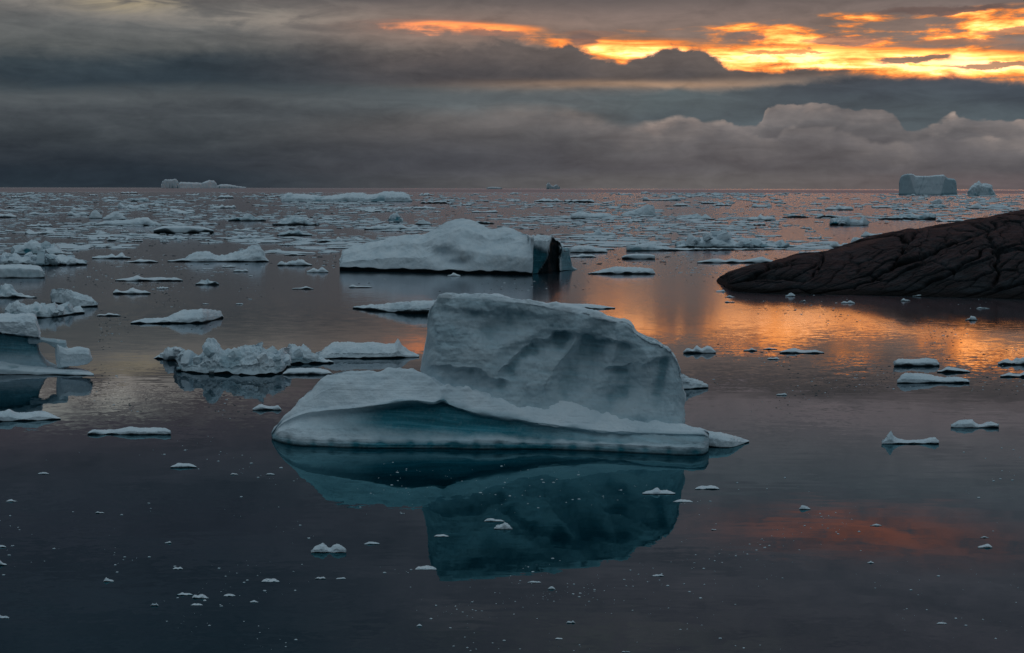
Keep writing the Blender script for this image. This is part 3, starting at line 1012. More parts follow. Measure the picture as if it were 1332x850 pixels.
# --- the second iceberg
def second_iceberg():
    o = W(595, 356)
    root = tag(empty('iceberg', (o.x, o.y, 0)), 'long smooth domed iceberg with a black undercut foot and broken right end', 'iceberg')
    org = (o.x, o.y, 0)
    gr = floe_grid([(442, 352.5), (560, 355.5), (692, 358.5)], [(442, 338), (444, 327), (452, 321), (470, 315), (490, 310), (520, 306), (553, 303), (562, 297), (575, 289), (588, 284), (598, 282.5), (612, 284), (624, 289), (640, 296), (652, 294), (662, 294.5), (676, 301), (688, 305), (692, 308)],
                   depth=.30, notch=3.6, edge=.42, rough=.34, bare=.0, seed=3, ends=9, ridge=.6, freq=.6, nu=300, nv=140)
    px, py = to_px(gr)
    for cx, cy, ax, ay, dp in [(575, 331, 17, 8, 2.2), (590, 343, 14, 5, 1.2), (625, 325, 12, 14, 1.0), (650, 315, 22, 8, .8), (600, 326, 8, 14, -.6), (520, 325, 40, 8, .5), (668, 338, 18, 14, -.5)]:
        gr[..., 1] += dp * np.exp(-((px - cx) / ax) ** 2 - ((py - cy) / ay) ** 2) * (np.arange(gr.shape[1]) < gr.shape[1] * .62)[None]
    grid_object('ice_dome', gr, M_ICE, root, org)
    gr = floe_grid([(687, 357.5), (712, 356), (735, 352.5), (750, 351.5)], [(687, 306), (694, 306), (702, 304.5), (710, 306), (717, 304.5), (721, 306.5), (723, 311), (728, 313.5), (731, 319), (735, 321), (739, 320.5), (742, 323), (742.5, 338), (744, 346), (751, 351)],
                   depth=.75, notch=.6, edge=.86, rough=.4, bare=.15, seed=8, ends=8, ridge=.45, nu=120, nv=130, bulge=.1)
    px, py = to_px(gr)
    fr = (np.arange(gr.shape[1]) < gr.shape[1] * .6)[None] * 1.0
    wob = 4.2 * fbm(gr[..., :3] * .45, 4)
    # black cleft, narrow at the top and wide at the foot; the hole's shade painted black, with wet ice
    cl = interp(py.ravel(), [(300, 718), (312, 717), (320, 715), (332, 713), (345, 707), (354, 699)]).reshape(py.shape) + wob
    cr = interp(py.ravel(), [(300, 720), (310, 721), (317, 727), (324, 729), (340, 728), (354, 728)]).reshape(py.shape) + wob
    inside = ramp01(px, cl - .8, cl + 1.2) * ramp01(cr - px, -.8, 1.2) * fr
    gr[..., 1] += 1.6 * inside * ramp01(py, 308, 318)
    gr[..., 4] = np.maximum(gr[..., 4], inside * ramp01(py, 306, 311))
    teal = ramp01(px, 688, 690) * ramp01(cl + 2 - px, 0, 3) * ramp01(py, 316 + .4 * (px - 690), 324 + .4 * (px - 690)) * fr
    gr[..., 3] = np.clip(gr[..., 3] + teal * 1.0 + .65 * ramp01(px, 727, 732) * ramp01(py, 316, 325) * fr, 0, 1)
    gr[..., 1] += .9 * teal
    gr[..., 4] = np.maximum(gr[..., 4], teal * (.30 + .3 * fbm(gr[..., :3] * .5, 3)))
    crack = np.exp(-((px - 688 - 2.0 * np.sin(py * .3)) / 1.0) ** 2) * fr
    gr[..., 4] = np.maximum(gr[..., 4], .55 * crack)
    grid_object('broken_end', gr, M_ICE, root, org)
    OCC.append((440, 752, 280, 362))


second_iceberg()


# --- the arch at the left edge
def block(name, xs, tops, bots, Yf, depth, root, org, bare=0.0, rough=.3, seed=1, over=0.0, nu=130, nv=130, wet_foot=False, fade=False):
    "a weathered block between two photo outlines, front face at distance Yf"
    sx = np.linspace(xs[0], xs[-1], 40)
    tp = interp(sx, list(zip(xs, tops)))
    bt = interp(sx, list(zip(xs, bots)))
    rows = []
    for x, t, b in zip(sx, tp, bt):
        ft, fb = P(x, t, Yf + depth * .35), P(x, b, Yf + over)
        h = ft.z - fb.z
        zs = [(Yf + over + depth * .45, fb.z - .02), (Yf + over + .05, fb.z + .06 * h), (Yf + over * .5, fb.z + .35 * h), (Yf, fb.z + .72 * h), (Yf + depth * .12, fb.z + .95 * h), (Yf + depth * .4, ft.z), (Yf + depth * .8, fb.z + .93 * h), (Yf + depth, fb.z + .5 * h), (Yf + depth * .9, fb.z + .03 * h), (Yf + over + depth * .45, fb.z - .02)]
        X = ft.x / (Yf + depth * .35)
        rows.append([(X * y, y, z, bare, 0) for y, z in zs])
    gr = resample(rows, sx, nu, nv, weights=[.7, 1, 1.4, 1, 1, 1, .8, .8, .7], soft=2, softu=1)
    gr = close_ends(gr, .25, 4)
    gs = gr[..., :3] + seed * 5.1
    n = grid_normals(gr[..., :3])
    H = np.ptp(gr[..., 2])
    gr[..., :3] += n * (rough * (.42 * fbm(gs * .7, 3) + .26 * fbm(gs * 1.6, 4, .55, True) + .06 * fbm(gs * 7, 3, .5, True)))[..., None]
    if fade:
        zz = gr[..., 2]
        gr[..., 3] = bare * (.5 + .5 * ramp01(zz, .9, 1.9))
    if wet_foot:
        gr[..., 4] = ramp01(.12 - gr[..., 2], 0, .1)
    return grid_object(name, gr, M_ICE, root, org)


def arch_iceberg():
    o = W(30, 486)
    Y = o.y
    root = tag(empty('iceberg', (o.x, o.y, 0)), 'teal iceberg pierced by a small arch, cut by the left edge', 'iceberg')
    org = (o.x, o.y, 0)
    block('arch_roof', [-70, -20, 0, 20, 38, 47, 50], [404, 405, 409, 409, 408, 411, 424], [440, 437, 436, 438, 440, 441, 440], Y + .2, 5.0, root, org, .0, .5, 2)
    block('hollow_wall', [-70, -20, 10, 35, 45, 49, 54, 60, 68, 78], [430, 431, 432, 436, 440, 449, 461, 470, 475, 478], [492, 492, 492, 490, 489, 488, 488, 487, 487, 487], Y + 1.1, 4.0, root, org, .9, .35, 3, fade=True)
    block('arch_bridge', [38, 48, 56, 62, 68, 76, 84], [438, 439, 440, 441, 441, 442, 443], [449, 448, 446, 448, 452, 455, 453], Y + .9, 2.0, root, org, .45, .18, 4)
    block('arch_leg', [76, 80, 90, 100, 110, 116, 118], [447, 449, 453, 452, 453, 455, 462], [474, 480, 479, 478, 476, 474, 470], Y + .2, 2.6, root, org, .05, .25, 5)
    block('arch_pillar', [75, 77, 80, 84, 88], [441, 442, 444, 448, 452], [482, 482, 482, 481, 480], Y + .8, 1.6, root, org, .25, .12, 6)
    gr = floe_grid([(-70, 487), (20, 488), (122, 489)], [(-70, 470), (-10, 469), (20, 473), (45, 476), (60, 477), (80, 479), (100, 480), (122, 486)], depth=.32, notch=.6, edge=.6, rough=.3, bare=.35, seed=21, ends=8)
    grid_object('foot_shelf', gr, M_ICE, root, org)
    OCC.append((-80, 125, 400, 490))


arch_iceberg()

# --- bergs on the horizon
def tabular_iceberg():
    ob = floe([(1169, 254), (1245, 254.5)], [(1169, 236), (1170.5, 231), (1174, 227.5), (1181, 226), (1187, 226.5), (1190, 228.5), (1200, 229), (1215, 228), (1226, 227.5), (1230, 230), (1233, 232), (1240, 232.5), (1243, 236), (1245, 249)],
              'big flat-topped tabular iceberg on the horizon above the dark rocks', 'iceberg', 'iceberg', None, depth=.6, notch=.25, edge=.95, rough=.20, bare=.05, seed=31, ends=12, nu=220, nv=120, freq=1.4,
              front=[(-1, 70), (-.62, 42), (-.48, 2), (.50, 0), (.62, 40), (1, 70)], bulge=.1)
    me = ob.data
    n = len(me.vertices)
    co = np.empty(n * 3)
    me.vertices.foreach_get('co', co)
    co = co.reshape(-1, 3)
    g3 = (co + np.array(ob.location))[None]
    px, py = to_px(g3)
    px, py = px[0], py[0]
    wob = 1.2 * fbm(np.stack([px * .2, py * .3, px * 0], -1), 3)
    left = ramp01(1187 + .35 * (py - 240) + wob - px, -1, 1)
    right = ramp01(px - (1227 - .25 * (py - 240) + wob), -1, 1)
    crack = np.exp(-((px - 1199 + .3 * (py - 240) + wob) / .5) ** 2) + .7 * np.exp(-((py - 243 + .12 * (px - 1200) + 2 * wob) / .5) ** 2) * (1 - left) * (1 - right)
    bare = np.clip(.06 + .36 * left + .40 * right + .35 * crack + .3 * ramp01(py, 250, 253), 0, 1)  # shade of the turned end faces painted in as darker blue, plus cracks
    me.attributes['bare'].data.foreach_set('value', bare.astype(np.float32))


tabular_iceberg()
floe([(1259, 255), (1295, 255)], [(1259, 249), (1262, 243), (1266, 239), (1270, 237), (1273, 234.5), (1276, 237.5), (1283, 238.5), (1289, 240), (1292, 246), (1295, 252)],
     'small stepped iceberg standing right of the tabular one on the horizon', 'iceberg', 'iceberg', None, depth=.6, notch=.25, edge=.7, rough=.5, bare=.3, seed=32, ends=7, freq=1.3, nu=100, nv=70)


def far_left_iceberg():
    root = tag(empty('iceberg', tuple(W(247, 245.2))), 'long saddle-backed iceberg on the left horizon with a peach-lit right hump', 'iceberg')
    o = W(247, 245.2)
    org = tuple(o)
    for nm, wl, pr, kw in [('dark_block', 245.3, [(210, 240), (212, 235), (217, 233), (222, 233.6), (228, 232.2), (231, 235), (234, 240)], dict(bare=.35, edge=.85)),
                           ('low_saddle', 245.3, [(231, 239), (236, 236.5), (246, 237), (258, 237.5), (264, 238)], dict(bare=0, edge=.7)),
                           ('right_hump', 245.3, [(250, 241), (258, 239), (266, 236.5), (273, 234.2), (279, 235.5), (282, 239), (283, 243)], dict(bare=.05, edge=.75)),
                           ('low_tail', 245.3, [(281, 242), (287, 240), (295, 239.7), (303, 241), (312, 242.5), (320, 243.5)], dict(bare=.5, edge=.5))]:
        gr = floe_grid(wl, pr, depth=.5, notch=.1, rough=.5, seed=len(pr) * 3, ends=5, nu=60, nv=40, **kw)
        grid_object(nm, gr, M_ICE, root, org)
    OCC.append((205, 325, 228, 247))


far_left_iceberg()
floe(246.3, [(711, 241), (713, 237.3), (715, 238), (716.5, 241), (720, 242), (724, 240.2), (728, 243)], 'tiny two-peaked iceberg on the middle horizon', 'iceberg', 'iceberg', None, depth=.5, notch=.1, edge=.8, rough=.4, bare=.7, seed=41, nu=40, nv=30)
floe(246.3, [(633, 244.3), (640, 243.2), (646, 243.4), (653, 244.6)], 'faint low iceberg on the horizon just left of the tiny two-peaked one', 'iceberg', 'iceberg', None, depth=.5, notch=.1, edge=.6, rough=.3, bare=.6, seed=42, nu=30, nv=24)

# --- named floes: (waterline, outline or (x0, x1, height), options, label)
RB = dict(blocky=.34, rough=1.3, depth=.45, notch=1.6)
FLAT = dict(edge=.6, depth=.55, rough=.8)
NAMED = [
    # rubble left of the big berg
    ([(200, 467), (228, 470), (236, 484), (300, 488), (340, 489), (366, 486), (378, 475), (434, 473)],
     [(200, 466), (212, 455), (225, 446), (240, 450), (258, 452), (266, 433), (275, 430), (287, 433), (290, 445), (300, 446), (315, 441), (330, 437), (343, 434), (347, 445), (360, 448), (375, 446), (395, 445), (402, 449), (410, 458), (425, 465), (434, 470)],
     dict(blocks=(22, 15, .16), rough=1.25, depth=.30, notch=2.6, edge=.4, bare=.25, ends=4, freq=1.1, nu=330, nv=130), 'jumbled rubble of broken ice left of the big iceberg'),
    ([(412, 469), (440, 467), (490, 467), (545, 465)], [(412, 458), (438, 444), (480, 444), (505, 446), (513, 445), (518, 438), (523, 449), (545, 462)], dict(depth=.4, notch=1.6, edge=.4, rough=.8, ends=5), 'flat white floe with a small knob, touching the rubble ice'),
    (488, [(368, 485), (376, 480), (392, 478.5), (412, 479), (428, 482), (433, 486)], dict(FLAT, notch=1.6), 'small slab of ice tucked in front of the rubble ice'),
    # left edge
    (331, [(18, 328), (26, 318), (34, 309), (42, 306.5), (50, 309), (56, 315), (66, 319), (76, 325), (95, 329)], dict(rough=1.2, depth=.45, bare=.5, notch=.8, blocks=(8, 13, .2)), 'humped bluish ice mound behind the white ridge at the left edge'),
    ([(-30, 346), (60, 346), (113, 345)], [(-30, 325), (5, 326), (22, 322), (30, 328), (38, 322), (48, 331), (60, 327), (68, 329), (80, 326), (88, 331), (94, 329), (104, 335), (113, 337)], dict(rough=1.2, depth=.35, notch=1.8, blocks=(22, 10, .25), ends=6, bare=.2), 'spiky white ice ridge running in from the left edge'),
    (362, [(-40, 342), (0, 344), (20, 343), (40, 344), (54, 347), (58, 353)], dict(depth=.5, edge=.75, notch=1.0, rough=.6, ends=7), 'broad white ice slab at the left edge below the spiky ridge'),
    (388, [(-15, 378), (2, 372), (14, 371), (24, 379), (48, 386)], dict(RB, notch=1.6), 'small ragged floe at the left edge under the broad slab'),
    ([(5, 412), (50, 414), (110, 408)], [(5, 405), (14, 392), (22, 383), (30, 389), (38, 392), (48, 385), (58, 390), (72, 395), (92, 396), (110, 402)], dict(depth=.42, notch=1.4, edge=.4, rough=1.1, bare=.35, freq=1.2, blocks=(10, 13, .2)), 'peaked white floe with blue hollows near the left edge'),
    ([(68, 394), (100, 400), (127, 399)], [(68, 376), (80, 374.5), (95, 378), (110, 382), (120, 386), (127, 393)], dict(depth=.5, notch=1.4, edge=.6, rough=.8, bare=.12, ends=4), 'tilted ice slab resting behind the peaked floe'),
    (411.5, (126, 157, 4.5), dict(FLAT, notch=1.6), 'thin dark-edged floe right of the peaked floe'),
    ([(170, 421.5), (262, 421), (275, 418), (290, 414)], [(170, 419), (190, 414), (215, 412.5), (228, 407), (240, 402.5), (258, 401), (276, 402), (288, 405), (291, 413)], dict(depth=.4, notch=2.0, edge=.4, rough=.7, ends=4), 'wedge-shaped white floe above the rubble ice'),
    (366, (150, 238, 8), dict(FLAT, notch=1.6), 'long low floe in the calm water below the left ridge'),
    (371, (254, 285, 9), dict(RB, notch=2.0), 'small pointed floe right of the long low floe'),
    (383, (147, 196, 9), dict(FLAT, notch=1.6), 'slim floe with an upturned right tip'),
    (337, (120, 170, 9), dict(depth=.5, notch=1.4, edge=.5), 'low rounded floe right of the spiky ridge'),
    (342, (162, 206, 5), dict(FLAT, notch=1.6), 'thin floe strung beside the low rounded floe'),
    (341, [(218, 339), (240, 336), (248, 330), (258, 326), (272, 327), (284, 331), (296, 329), (310, 325), (318, 324), (324, 320), (332, 317), (340, 319), (344, 326), (350, 340)], dict(depth=.3, notch=1.2, edge=.3, rough=.9, ends=5, freq=1.3, bare=.1), 'long white floe with a tall dark-sided knob at its right end'),
    (304, [(200, 298), (215, 294), (240, 293.5), (262, 295), (278, 299)], dict(depth=.4, notch=4.0, edge=.8, rough=.5, ends=6), 'flat floe with a thick black undercut line'),
    (311, (202, 246, 6), dict(RB), 'ragged floe just below the black-lined flat floe'),
    ([(-10, 549), (40, 548), (79, 546)], [(-10, 534), (3, 534), (11, 532), (24, 537), (38, 536), (48, 533.5), (60, 535), (70, 539), (79, 544)], dict(depth=.42, notch=1.4, edge=.5, rough=.8), 'white two-humped floe below the arch at the left edge'),
    (566, [(114, 563), (122, 558), (140, 559.5), (160, 557), (170, 554.5), (185, 556.5), (205, 556), (214, 556.5), (222, 560)], dict(depth=.3, notch=1.2, edge=.6, rough=.9), 'long thin white floe in the foreground left of the big iceberg'),
    (534, (329, 366, 8.5), dict(edge=.7, depth=.55, rough=.6, notch=1.4), 'small flat-topped floe beside the left tip of the big iceberg'),
    (609, (222, 256, 7), dict(FLAT, notch=1.4), 'small dished floe alone in the dark lower left water'),
    # around the big berg
    ([(459, 402), (500, 406), (540, 409), (575, 409)], [(459, 399), (475, 397), (495, 395), (520, 393), (545, 390), (575, 390)], dict(depth=.3, notch=3.0, edge=.45, rough=.8, ends=6), 'white floe with a dark ragged underside behind the big iceberg, left'),
    ([(690, 404), (800, 402)], [(690, 394), (720, 394), (740, 394.5), (760, 395), (780, 397), (800, 400)], dict(depth=.3, notch=1.6, edge=.5, rough=.5, ends=5), 'thin white floe showing behind the sloping top of the big iceberg'),
    ([(905, 580), (945, 583), (974, 576)], [(905, 556), (918, 559), (932, 561), (948, 565), (962, 569), (974, 573)], dict(depth=.55, notch=1.0, edge=.6, rough=.5, bare=.1), 'white wedge of ice at the right foot of the big iceberg'),
    ([(880, 508), (921, 505)], [(880, 482), (890, 486), (897, 490), (906, 492), (913, 495), (921, 500)], dict(depth=.6, notch=1.4, edge=.6, rough=.8), 'small lump of ice peeping out right of the big iceberg'),
    (460, (889, 931, 11), dict(depth=.5, notch=2.0, edge=.7, rough=.6), 'flat little floe right of the big iceberg in the golden water'),
    (457, (967, 985, 4.5), dict(FLAT, notch=1.4), 'tiny dark floe between two flat ones in the golden water'),
    (460, (1014, 1072, 7), dict(FLAT, notch=1.2), 'long pale plank of ice in the golden water'),
    (455, (993, 1011, 3), dict(FLAT, notch=1.2), 'thin sliver of ice left of the pale plank'),
    (468, (998, 1014, 3.5), dict(FLAT, notch=1.2), 'thin sliver of ice below the pale plank'),
    # right
    (477, [(1163, 469), (1172, 466.5), (1190, 467), (1205, 465.5), (1218, 468), (1222, 473)], dict(depth=.5, notch=2.2, edge=.6), 'flat floe with dark edge, rearmost of three at the right'),
    (499, [(1167, 494), (1172, 487), (1182, 484.5), (1200, 485.5), (1215, 488), (1226, 490), (1240, 490), (1261, 494)], dict(depth=.4, notch=1.8, edge=.5), 'largest low white floe at the right with a pale hump'),
    (485, (1219, 1262, 8), dict(FLAT, notch=2.4), 'floe with a dark hollow above the large low one at the right'),
    (475, (1298, 1345, 12), dict(depth=.5, notch=2.4, edge=.5), 'ragged floe cut by the right edge, upper of two'),
    (491, (1301, 1350, 8), dict(FLAT, notch=2.0), 'flat floe cut by the right edge, lower of two'),
    (557, [(1237, 552), (1246, 547), (1256, 545.5), (1264, 545), (1269, 550), (1276, 552), (1284, 548.5), (1299, 551)], dict(depth=.4, notch=1.2, edge=.6), 'white floe of two joined lumps at the lower right'),
    (578, [(1147, 573), (1152, 568), (1156, 562), (1159, 560), (1162, 566), (1168, 570.5), (1180, 572), (1200, 571), (1214, 569), (1221, 573)], dict(depth=.3, notch=1.0, edge=.4, rough=.6), 'slim floe with a fin-like spike at its left end'),
    # middle distance
    (357, [(765, 355), (778, 352), (790, 348.5), (805, 346), (818, 346.5), (832, 347), (845, 349), (851, 350), (852, 355)], dict(depth=.35, notch=1.6, edge=.4, rough=1.1, bare=.15), 'lens-shaped floe in pink water right of the domed iceberg'),
    (337.5, [(809, 334), (815, 331), (830, 330), (845, 330.5), (852, 332)], dict(depth=.5, notch=1.4, edge=.8, rough=.4), 'small tray-shaped floe above the lens-shaped one'),
    (329, [(741, 322), (750, 319), (765, 318.5), (775, 321), (783, 323), (790, 325)], dict(depth=.4, notch=1.4, edge=.5, rough=1.0), 'white floe just behind the broken end of the domed iceberg'),
    (322, [(880, 318), (890, 312), (905, 305), (912, 302), (918, 297), (930, 294.5), (940, 296), (948, 303), (960, 310), (980, 312), (1000, 313), (1040, 318)], dict(depth=.25, notch=.9, edge=.3, rough=1.2, bare=.35, ends=5, blocks=(20, 12, .35)), 'large pale ice heap with a blocky crown left of the rocks'),
    ([(815, 327), (1040, 325)], [(815, 319), (840, 316.5), (856, 318), (880, 322), (930, 323), (1000, 323), (1040, 323.5)], dict(depth=.10, notch=1.2, edge=.5, rough=1.3, ends=6, bare=.3), 'very long flat sheet of ice in front of the pale heap'),
    (342.5, (907, 1012, 8.5), dict(depth=.2, notch=1.4, edge=.5, rough=.6), 'flat sheet of ice beside the tip of the dark rocks'),
    (285, [(743, 279), (752, 275.5), (762, 276.5), (775, 277), (788, 276.5), (797, 280), (806, 283.5)], dict(depth=.3, notch=1.2, edge=.5, rough=.9), 'white floe with a notch near its left end far out'),
    (281, [(808, 278), (820, 274.5), (832, 269.5), (842, 266), (850, 265.5), (853, 279)], dict(depth=.3, notch=.6, edge=.3, rough=.6), 'ramp-shaped floe rising to the right far out'),
    (286, (878, 931, 9), dict(RB, depth=.3), 'ragged dark-speckled floe right of the ramp-shaped one'),
    (261.5, [(836, 257), (840, 256), (846, 259), (866, 259), (874, 257), (884, 256.5), (886, 260)], dict(depth=.3, notch=.4, edge=.6, bare=.4), 'low bluish ridge of ice near the middle horizon'),
    (307, (760, 802, 9), dict(depth=.3, notch=.8, edge=.6), 'low boxy floe behind the white floe by the broken end'),
    (293.5, [(1079, 289), (1086, 283), (1092, 279.5), (1098, 283), (1106, 285), (1114, 287), (1124, 285), (1127, 290)], dict(rough=1.2, bare=.8, notch=1.8, depth=.4, blocks=(22, 8, .35)), 'dark teal jagged floe above the slope of the rocks'),
    (284, (1060, 1092, 6), dict(RB, bare=.7, notch=2.6, depth=.3), 'dark ragged floe just behind the teal jagged one'),
    (283.5, (1018, 1052, 5), dict(RB, bare=.7, notch=2.8, depth=.3), 'low dark floe left of the teal jagged one'),
    (286, [(1143, 284), (1165, 279), (1180, 277.5), (1196, 279), (1206, 277), (1217, 279)], dict(RB, bare=.4, notch=2.2, depth=.25), 'dark-undercut floe to the right of the teal jagged one'),
    (322, (1078, 1108, 8), dict(depth=.35, notch=1.0, edge=.5), 'pale floe low behind the rocks'),
    (322, [(1104, 318), (1108, 310), (1114, 308), (1122, 310), (1130, 317)], dict(depth=.5, notch=.6, edge=.5), 'pale rounded ice lump against the rocks'),
    (308, (1120, 1172, 8), dict(depth=.3, notch=1.0, edge=.4), 'low white mound partly hidden by the rocks'),
    (265, (1210, 1226, 7), dict(depth=.4, notch=.4, edge=.8), 'small pale block below the tabular iceberg'),
    (270.5, (1208, 1233, 5), dict(RB, bare=.8, notch=2.2, depth=.3), 'low black-sided floe below the small pale block'),
    (272, (1258, 1320, 8), dict(depth=.2, notch=.6, edge=.5), 'long pale ice ridge near the right horizon'),
    # far left and centre pack
    ([(366, 263), (535, 263)], [(366, 259), (370, 252.5), (376, 251), (400, 252), (428, 254), (440, 252), (452, 249.5), (470, 250.5), (485, 252), (498, 249.5), (512, 248.3), (526, 249.5), (534, 254), (536, 259)], dict(depth=.25, notch=.4, edge=.45, rough=.9, bare=.3, ends=7, nu=260, freq=1.5), 'long ridge of white ice in the far pack, left of centre'),
    (284.5, [(116, 281), (120, 275), (124, 272.5), (128, 275), (133, 281)], dict(depth=.5, notch=.4, edge=.3, rough=.5), 'pyramid-shaped floe in the far pack'),
    (286, [(134, 283), (142, 278), (150, 274.5), (156, 276.5), (165, 283)], dict(depth=.4, notch=.6, edge=.3, rough=.8), 'rounded white mound beside the pyramid-shaped floe'),
    (294, [(122, 291), (140, 287), (160, 286), (178, 284), (192, 282.5), (198, 287), (210, 291)], dict(depth=.2, notch=1.0, edge=.5, rough=.9), 'long uneven floe in front of the pyramid-shaped floe'),
    (280, (33, 78, 4.5), dict(FLAT, depth=.25, notch=.5), 'bright thin floe in the far left pack'),
    (280.5, (88, 116, 6), dict(depth=.3, notch=.8), 'low floe left of the pyramid-shaped floe'),
    (262.5, (170, 196, 6), dict(RB, bare=.6, notch=1.2, depth=.3), 'small dark mound far out on the left'),
    (293.5, [(354, 291), (364, 287), (374, 284), (384, 279.5), (392, 281), (404, 285), (416, 291)], dict(RB, bare=.3, notch=2.2, depth=.3), 'ridged floe with a dark open underside'),
    (307, (360, 406, 9), dict(RB, bare=.5, notch=2.0, depth=.3), 'floe with two dark lumps below the ridged floe'),
    (315.5, (412, 451, 7), dict(RB, notch=2.2, depth=.3), 'low floe with dark foot left of the domed iceberg'),
    (288, (297, 346, 9), dict(RB, bare=.6, notch=1.8, depth=.25), 'dark bluish ragged floe in the left pack'),
    (289.5, [(506, 284), (509, 278), (515, 276), (521, 279), (524, 285)], dict(RB, bare=.75, depth=.7, notch=1.0), 'rugged dark ball of ice behind the domed iceberg'),
    (299, (474, 548, 8), dict(depth=.25, notch=.8, edge=.5), 'thin white floe behind the shoulder of the domed iceberg'),
    (293, (540, 562, 8), dict(RB, notch=2.4, depth=.35), 'small black-footed floe behind the peak of the domed iceberg'),
    (291.5, (614, 643, 5), dict(RB, bare=.9, notch=3.0, depth=.3), 'flat black clump of ice right of the dome peak'),
    (332.5, (370, 398, 3.5), dict(FLAT, notch=1.6), 'thin dark streak of ice left of the domed iceberg'),
    (346, (361, 406, 9), dict(FLAT, depth=.4, notch=1.2), 'low grey floe right of the knobbed long floe'),
    (355, (399, 427, 8), dict(FLAT, notch=1.0), 'small white floe just left of the domed iceberg'),
    (354, (303, 323, 4), dict(FLAT, notch=1.0), 'tiny bright floe under the knobbed long floe'),
    (376.5, (380, 408, 4), dict(FLAT, notch=1.4), 'flat tablet of ice alone in the grey water'),
    (374.5, (454, 484, 4.5), dict(FLAT, notch=1.2), 'flat floe in the reflection of the domed iceberg'),
    (359.5, (582, 599, 5), dict(depth=.6, notch=.6), 'little white lump at the black foot of the domed iceberg'),
    (335, (740, 775, 5), dict(FLAT, notch=.8), 'thin white floe right beside the broken end'),
]
for i, (wl, pr, kw, lab) in enumerate(NAMED):
    if isinstance(pr, tuple):
        wq = wl if not isinstance(wl, list) else wl[0][1]
        pr = hump(pr[0], pr[1], wq, pr[2], 100 + i)
    kw = dict(kw)
    kw.setdefault('seed', 50 + i)
    floe(wl, pr, lab, **kw)

# --- chips of ice in the dark foreground water: (x0, x1, waterline, height, label)
CH = 'small ice chips scattered over the dark foreground water'
CHIPS = [
    (836, 878, 643.5, 9.5, 'flat oval chip of white ice in the berg reflection, right'), (904, 936, 637, 7.5, 'ragged white chip off the right corner of the big iceberg'),
    (876, 901, 653.5, 5, 'thin chip below the flat oval chip'), (630, 656, 679, 8.5, 'white chip in the middle of the berg reflection'),
    (643, 666, 689, 10, 'peaked chip below the white chip in the middle of the berg reflection'), (565, 584, 698.5, 5, 'small oval chip in the left of the berg reflection'),
    (474, 494, 708.5, 5, 'small chip right of the double-humped chip'), (540, 568, 741.5, 3, 'thin sliver below the berg reflection, left'),
    (1040, 1054, 663, 6, 'peaked chip left of the red reflection'), (1132, 1147, 684.5, 5, 'oval chip inside the red reflection'), (1272, 1291, 713, 6.5, 'chip with a dark end at the lower right'),
    (1275, 1286, 700, 4, 'tiny chip above the chip with a dark end'), (-6, 8, 712.5, 6, 'chip cut by the left edge, uppermost of three'), (-8, 9, 736, 11, 'lumpy chip cut by the left edge, middle of three'),
    (-8, 12, 805, 8, 'chip cut by the left edge, lowest of three'), (230, 251, 775, 8, 'left of two touching chips in the lower left'), (250, 271, 779, 6, 'right of two touching chips in the lower left'),
    (410, 424, 753.5, 5, 'chip with two points near the bottom, left of centre'), (437, 450, 753.5, 3, 'flat chip beside the chip with two points'), (340, 364, 757.5, 5, 'low chip left of the chip with two points'),
    (135, 148, 757, 6, 'rounded chip in the lower left water'), (214, 223, 707, 5, 'tiny peaked chip in the left water'), (225, 238, 741, 4, 'tiny oval chip under the tiny peaked chip'),
    (248, 264, 788, 3.5, 'thin chip below two touching chips'), (196, 206, 788.5, 4, 'tiny chip left of the thin lower chip'), (291, 306, 776, 4.5, 'dark glassy chip right of two touching chips'),
    (325, 336, 784, 4, 'tiny chip right of the dark glassy chip'), (686, 704, 758.5, 4, 'thin chip under the tip of the berg reflection'), (713, 722, 767, 4, 'tiny round chip under the tip of the berg reflection'),
    (848, 864, 750, 4, 'chip right of the berg reflection near the bottom'), (1147, 1156, 785, 0, ''), (49, 64, 617, 4, 'small chip high in the left foreground'), (8, 22, 653, 3.5, 'thin chip near the left edge'),
    (124, 136, 690 - 22, 4, 'tiny chip in the left foreground water'), (300, 310, 618, 3, 'thin chip left of the berg reflection, upper'), (346, 358, 618, 4, 'small chip under the left tip of the big iceberg'),
    (737, 748, 811, 4, 'chip alone near the bottom centre'), (722, 732, 832, 3, 'thin chip at the very bottom centre'), (542, 549, 815, 4, 'tiny chip near the bottom, left of centre'),
    (808, 820, 849, 3, 'chip touching the bottom edge'), (1128, 1137, 733, 3, 'tiny chip below the red reflection'), (1218, 1232, 812, 3, 'thin chip in the lower right corner'),
    (1010, 1024, 514.5, 4, 'small floe alone in the grey water right of the big iceberg'), (925, 932, 690, 3, 'tiny chip right of the berg reflection'),
    # by the rocks
    (1022, 1034, 386, 6, 'knobby chip under the tip of the rocks'), (1040, 1048, 393, 5, 'round chip below the knobby one'), (1094, 1112, 395, 5, 'flat chip in the dark reflection of the rocks'),
    (1163, 1176, 384, 3, 'thin chip against the foot of the rocks'), (1172, 1184, 392, 4, 'chip left of the longest one by the rocks'), (1187, 1214, 386, 6, 'longest chip close under the rocks'), (1219, 1230, 384, 3.5, 'tiny chip right of the longest one by the rocks'),
    (1270, 1287, 402, 4.5, 'white oval chip in the rock reflection, right'), (1256, 1271, 417, 6, 'lumpy chip at the edge of the rock reflection'), (1150, 1153, 381, 3, 'speck of ice at the foot of the rocks'),
    (943, 956, 387, 3.5, 'upper of two flat chips off the tip of the rocks'), (943, 956, 394, 4, 'lower of two flat chips off the tip of the rocks'), (931, 944, 380, 3, 'flat chip touching the tip of the rocks'),
]
